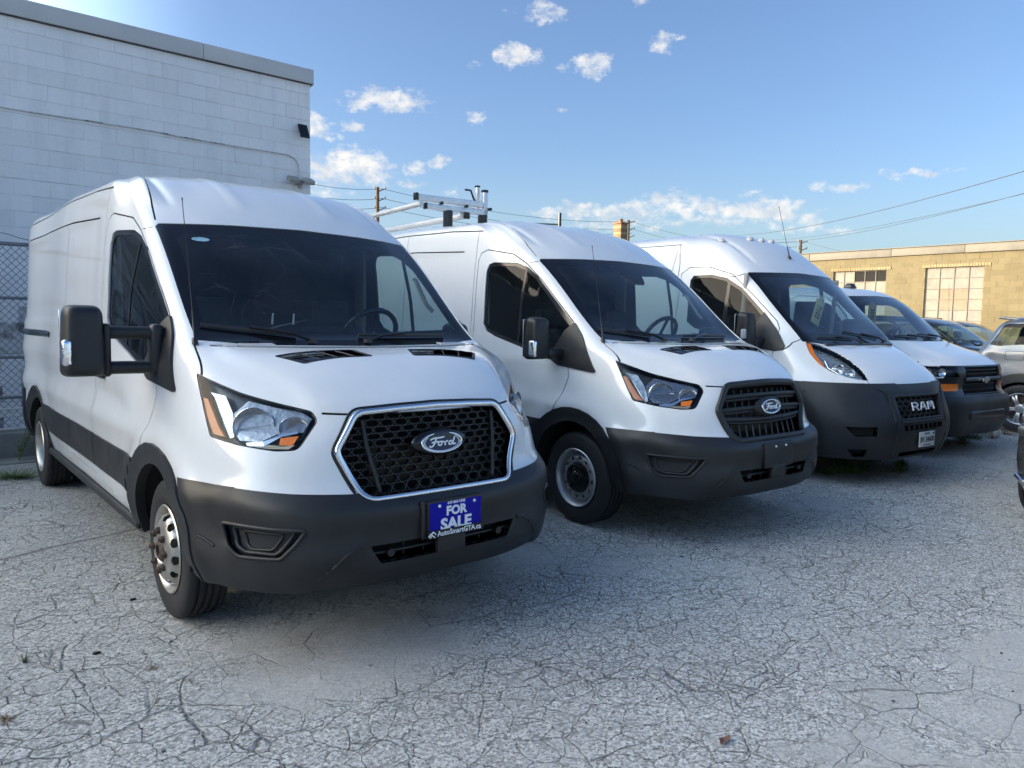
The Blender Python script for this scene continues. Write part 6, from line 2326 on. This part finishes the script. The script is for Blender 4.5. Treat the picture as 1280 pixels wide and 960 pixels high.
# window two: 4 x 6 painted panes in a steel frame
def window(y0, y1, z0, z1, ny, nz, mats_):
    w_ = box_obj('window', lq(TX + .085, (y0 + y1) / 2, z0 - .02), (.11, y1 - y0 + .06, .05), 'concrete', tb_, .006)
    fy, fz = (y1 - y0) / ny, (z1 - z0) / nz
    for i in range(ny + 1):
        box_obj('glazing_bar', lq(TX + .075, y0 + fy * i, (z0 + z1) / 2), (.035, .026 if 0 < i < ny else .05, z1 - z0), 'brown_metal', w_)
    for j in range(1, nz + 1):
        box_obj('glazing_bar', lq(TX + .078, (y0 + y1) / 2, z0 + fz * j - (.012 if j == nz else 0)), (.03, y1 - y0 - .05, .022), 'brown_metal', w_)
    for i in range(ny):
        for j in range(nz):
            mt_ = mats_(i, j)
            box_obj('pane', lq(TX + .088 + random.uniform(-.003, .003), y0 + fy * (i + .5), z0 + fz * (j + .5)), (.008, fy - .028, fz - .024), mt_, w_, rot=Matrix.Rotation(random.uniform(-.012, .012), 3, 'Z'))
    return w_


window(W_2[0], W_2[1], W_2[2], W_2[3], 4, 6, lambda i, j: 'pane_tan' if (i in (1, 2) and j in (2, 3)) else 'pane_paint')
window(W_1[0], W_1[1], W_1[2], W_1[3], 5, 5, lambda i, j: 'interior_room' if (j == 4 and i < 3) else 'pane_paint')

# ------------------------------------------------------------------ far roofs, chimney, poles, wires
fb = empty('building', 'low dark workshop far behind the vans, only its chimney and flue rising above them', 'building', (34, 31, 0))
box_obj('wall', (0, 0, 2.6), (18, 20, 5.2), 'tan_joint', fb)
box_obj('roof', (0, 0, 5.28), (18.4, 20.4, .16), 'brown_metal', fb)
chp = (27.72, 23.0)
ch = empty('chimney', 'square brown brick chimney against the clouds', 'chimney', (chp[0], chp[1], 0))
box_obj('stack', (0, 0, 6.0), (.50, .50, 1.4), 'red_brick', ch, .01)
for q in range(8):
    box_obj('brick_course', (0, 0, 5.42 + q * .16), (.515, .515, .13), 'lintel' if q % 2 else 'tan_block', ch, .008)
box_obj('cap', (0, 0, 6.75), (.60, .60, .08), 'red_brick', ch, .01)
tube_obj('flue_pot', [(0, 0, 6.78), (0, 0, 6.98)], .12, 'red_brick', ch, 12)
fp = tube_obj('flue_pipe', [(25.38 + .6, 25.2 + .6, 5.3), (25.38 + .6, 25.2 + .6, 7.38)], .085, 'lamp_black', None, 12)
tag(fp, 'short black flue pipe above the roof of the second van', 'flue')


def at(u, v, dist):
    d = CAX.T @ np.array([(u - 640) / FPX, (v - 480) / FPX, 1.0])
    return Vector(CAM + d * dist / math.hypot(d[0], d[1]))


def pole(u, v, dist, label, arms, lean=0):
    p = at(u, v, dist)
    e = empty('utility_pole', label, 'utility pole', (p.x, p.y, 0), 0, 'utility poles behind the lot')
    tube_obj('pole', [(0, 0, 0), (lean, 0, p.z)], .15, 'wood', e, 10, rfun=lambda k: 1.25 - .35 * k)
    ax = Vector((math.cos(YAW), -math.sin(YAW), 0))
    for dz in arms:
        tube_obj('crossarm', [Vector((0, 0, p.z - dz - .25)), Vector((0, 0, p.z - dz - .2)) + ax * .15, Vector((0, 0, p.z - dz)) + ax * .62], .045, 'wood', e, 6)
        for k in (-.22, .62):
            bm = bmesh.new()
            add_lathe(bm, [(-.1, .05), (0, .07), (.1, .05), (.16, .02)], 'z', 8, origin=Vector((0, 0, p.z - dz)) + ax * k)
            bm_obj('insulator', bm, 'concrete', e, True)
    return p


pa = pole(472, 234, 62, 'utility pole in the gap right of the white block building', (.1, .85, 1.6))
pb_ = pole(786, 275, 85, 'utility pole just right of the brick chimney', (.1, .9, 1.7))
pc_ = pole(1001, 300, 80, 'most distant utility pole, peeping over the roof of the high-roof van', (.1, .8))


def wire(a, b, sag, label, r=.014, group='overhead wires'):
    pts = []
    for k in range(25):
        t_ = k / 24
        p = a.lerp(b, t_)
        p.z -= sag * 4 * t_ * (1 - t_)
        pts.append(p)
    tag(tube_obj('overhead_wire', pts, r, 'wire', None, 5), label, 'wire', group)


LV = ('top', 'middle', 'bottom')
for k, (v0, v1, v2) in enumerate(((226, 236, 277), (242, 248, 286), (256, 259, 292))):
    wire(at(372, v0, 55), at(478, v1, 62), .25, LV[k] + ' wire reaching left from the utility pole beside the white block building', .018)
    wire(at(478, v1, 62), at(790, v2, 85), .8, LV[k] + ' wire from the pole beside the white building to the pole by the chimney', .018)
    if k < 2:
        wire(at(790, v2, 85), at(1003, 302 + 6 * k, 80), .9, ('upper', 'lower')[k] + ' wire running right from the pole beside the brick chimney', .018)
wire(at(1003, 301, 80), at(1180, 330, 60), .4, 'short wire falling right from the most distant pole to the tan building', .016)
wire(at(1330, 199, 30), at(880, 293, 85), .9, 'highest and darkest of the overhead wires crossing the sky at the right', .016)
wire(at(1330, 228, 30), at(930, 301, 85), .8, 'middle one of three overhead wires crossing the sky at the right', .011)
wire(at(1330, 230, 31), at(950, 300, 85), .5, 'lowest of three overhead wires crossing the sky at the right', .011)

# ------------------------------------------------------------------ neighbour on the left, out of frame but mirrored in paint and glass
nb = empty('building', 'pale block warehouse to the left of the lot', 'building', (-23, -3, 0))
box_obj('wall', (0, 0, 1.9), (8, 18, 3.8), 'white_joint', nb)
for k in range(4):
    w_ = box_obj('window', (4.03, -6.5 + 4.2 * k, 2.2), (.08, 2.0, 1.6), 'gloss_black', nb, .01)
    for q in range(1, 4):
        box_obj('glazing_bar', (4.08, -7.5 + 4.2 * k + q * .5, 2.2), (.03, .04, 1.6), 'concrete', w_)
box_obj('roof_edge', (0, 0, 3.85), (8.2, 18.2, .2), 'grey_metal', nb)


# ------------------------------------------------------------------ weeds, litter, stones
def weed(label, loc, n, h, spread, material, droop=.4, wd=.006, group=None):
    bm = bmesh.new()
    for _ in range(n):
        a = random.uniform(0, 2 * PI)
        r0 = random.uniform(0, spread * .3)
        hh = h * random.uniform(.4, 1)
        out = spread * random.uniform(.2, 1)
        p0 = Vector((math.cos(a) * r0, math.sin(a) * r0, 0))
        d = Vector((math.cos(a), math.sin(a), 0))
        s = Vector((-d.y, d.x, 0)) * wd * random.uniform(.6, 1.4)
        prev = None
        for k in range(4):
            t_ = k / 3
            c_ = p0 + d * out * t_ ** 1.5 + Vector((0, 0, hh * (t_ - droop * t_ * t_)))
            ww = s * (1 - t_ * .85)
            q = (bm.verts.new(c_ - ww), bm.verts.new(c_ + ww))
            if prev:
                bm.faces.new((prev[0], prev[1], q[1], q[0]))
            prev = q
    o = bm_obj('weed', bm, material)
    o.location = loc
    tag(o, label, 'weed', group)
    return o


def grass_patch(label, spots, n, h, spread, material):
    bm = bmesh.new()
    for (x, y) in spots:
        for _ in range(n):
            a = random.uniform(0, 2 * PI)
            r0 = random.uniform(0, spread * .5)
            hh = h * random.uniform(.35, 1)
            d = Vector((math.cos(a), math.sin(a), 0))
            p0 = Vector((x, y, 0)) + d * r0
            s = Vector((-d.y, d.x, 0)) * .004
            p1 = p0 + d * spread * random.uniform(.1, .4) + Vector((0, 0, hh * .7))
            p2 = p1 + d * spread * random.uniform(.1, .3) + Vector((0, 0, hh * .15))
            a0, a1, b0, b1, c0 = [bm.verts.new(q) for q in (p0 - s, p0 + s, p1 - s * .7, p1 + s * .7, p2)]
            bm.faces.new((a0, a1, b1, b0))
            bm.faces.new((b0, b1, c0))
    o = bm_obj('grass', bm, material)
    tag(o, label, 'grass', None, 'stuff')


def leafy(label, loc, h, material):
    bm = bmesh.new()
    for s_ in range(5):
        a = random.uniform(0, 2 * PI)
        tip = Vector((math.cos(a) * h * .28, math.sin(a) * h * .28, h * random.uniform(.6, 1)))
        add_tube(bm, [(0, 0, 0), tip * .5 + Vector((0, 0, h * .06)), tip], .004, 4, caps=False)
        for k in range(16):
            t_ = .2 + .8 * k / 15
            c_ = tip * t_ + Vector((0, 0, h * .06 * math.sin(t_ * PI)))
            b = random.uniform(0, 2 * PI)
            L = h * .13 * (1.2 - t_ * .6)
            d = Vector((math.cos(b), math.sin(b), random.uniform(-.1, .5))).normalized()
            s = d.cross(Vector((0, 0, 1))).normalized() * L * .22
            bm.faces.new([bm.verts.new(q) for q in (c_, c_ + d * L * .5 + s, c_ + d * L, c_ + d * L * .5 - s)])
    o = bm_obj('weed', bm, material)
    o.location = loc
    tag(o, label, 'weed')


leafy('green leafy weed growing against the concrete kerb wall at the left edge', (-1.02, 5.12, 0), .42, 'leaf')
leafy('dry brown weed standing by the rear wheel of the nearest van', (-.74, 5.06, 0), .50, 'drygrass')
leafy('small bright weed in the pavement joint at the left edge, beside the nearest van', (-1.50, 2.12, 0), .10, 'leaf')
weed('low spreading grass in front of the concrete kerb wall', (-1.15, 4.25, 0), 260, .09, .34, 'leaf', wd=.004)
weed('small grass tuft in the asphalt crack at the lower left', (-1.60, -.16, 0), 36, .055, .03, 'leaf', .2, .002)
weed('flat dried grass tuft in the asphalt at the bottom left edge', (-1.72, -.66, 0), 50, .02, .06, 'drygrass', .6, .002)
weed('tiny dry tuft in a crack right of the lower-left grass tuft', (-1.18, -.55, 0), 24, .016, .05, 'drygrass', .6, .002)
rs = [(6.05 + random.uniform(-.65, .75), -.25 + random.uniform(-.35, .25)) for _ in range(9)]
grass_patch('green grass growing under the front of the high-roof van', rs, 80, .13, .14, 'leaf')
rs = [(9.0 + random.uniform(-1.0, 1.5), .15 + random.uniform(-.35, .3)) for _ in range(16)]
grass_patch('ragged grass growing on the ground before the last white van', rs, 70, .11, .2, 'leaf')
rs = [(9.2 + random.uniform(-1.0, 1.5), .1 + random.uniform(-.35, .3)) for _ in range(9)]
grass_patch('dried grass mixed into the green before the last white van', rs, 60, .10, .22, 'drygrass')
bm = bmesh.new()
for k in range(1):
    vs = [bm.verts.new(p) for p in ((-.045, -.01, .004), (-.02, -.022, .02), (.02, -.018, .012), (.045, 0, .022), (.02, .02, .008), (-.02, .018, .018), (0, 0, .006))]
    for a, b in ((0, 1), (1, 2), (2, 3), (3, 4), (4, 5), (5, 0)):
        bm.faces.new((vs[6], vs[a], vs[b]))
o = bm_obj('dead_leaf', bm, 'deadleaf')
o.location = (.29, -2.43, .002)
o.scale = (.75, .75, .75)
tag(o, 'curled brown dead leaf lying on the open asphalt', 'leaf')
bm = bmesh.new()
for k in range(620):
    x, y = random.uniform(-2.2, 6), random.uniform(-3.2, 4)
    r = random.choice([.003, .004, .005, .007]) * random.uniform(.7, 1.3)
    m4 = Matrix.Translation((x, y, r * .3)) @ Matrix.Diagonal((r, r * random.uniform(.6, 1), r * .7, 1))
    bmesh.ops.create_icosphere(bm, subdivisions=1, radius=1, matrix=m4)
tag(bm_obj('gravel', bm, 'stone'), 'loose grit scattered over the asphalt', 'gravel', None, 'stuff')
o = None
for k, (x, y) in enumerate(((-1.34, -.25), (-1.05, .35))):
    bm = bmesh.new()
    bmesh.ops.create_icosphere(bm, subdivisions=2, radius=.012)
    for v in bm.verts:
        v.co = Vector((v.co.x * 1.4, v.co.y, v.co.z * .5)) * random.uniform(.85, 1.15)
    o = bm_obj('stone', bm, 'dark', None, True)
    o.location = (x, y, .004)
    tag(o, ('dark flat lump of tar on the asphalt left of the nearest front wheel', 'smaller dark chip of tar behind the tar lump')[k], 'stone')
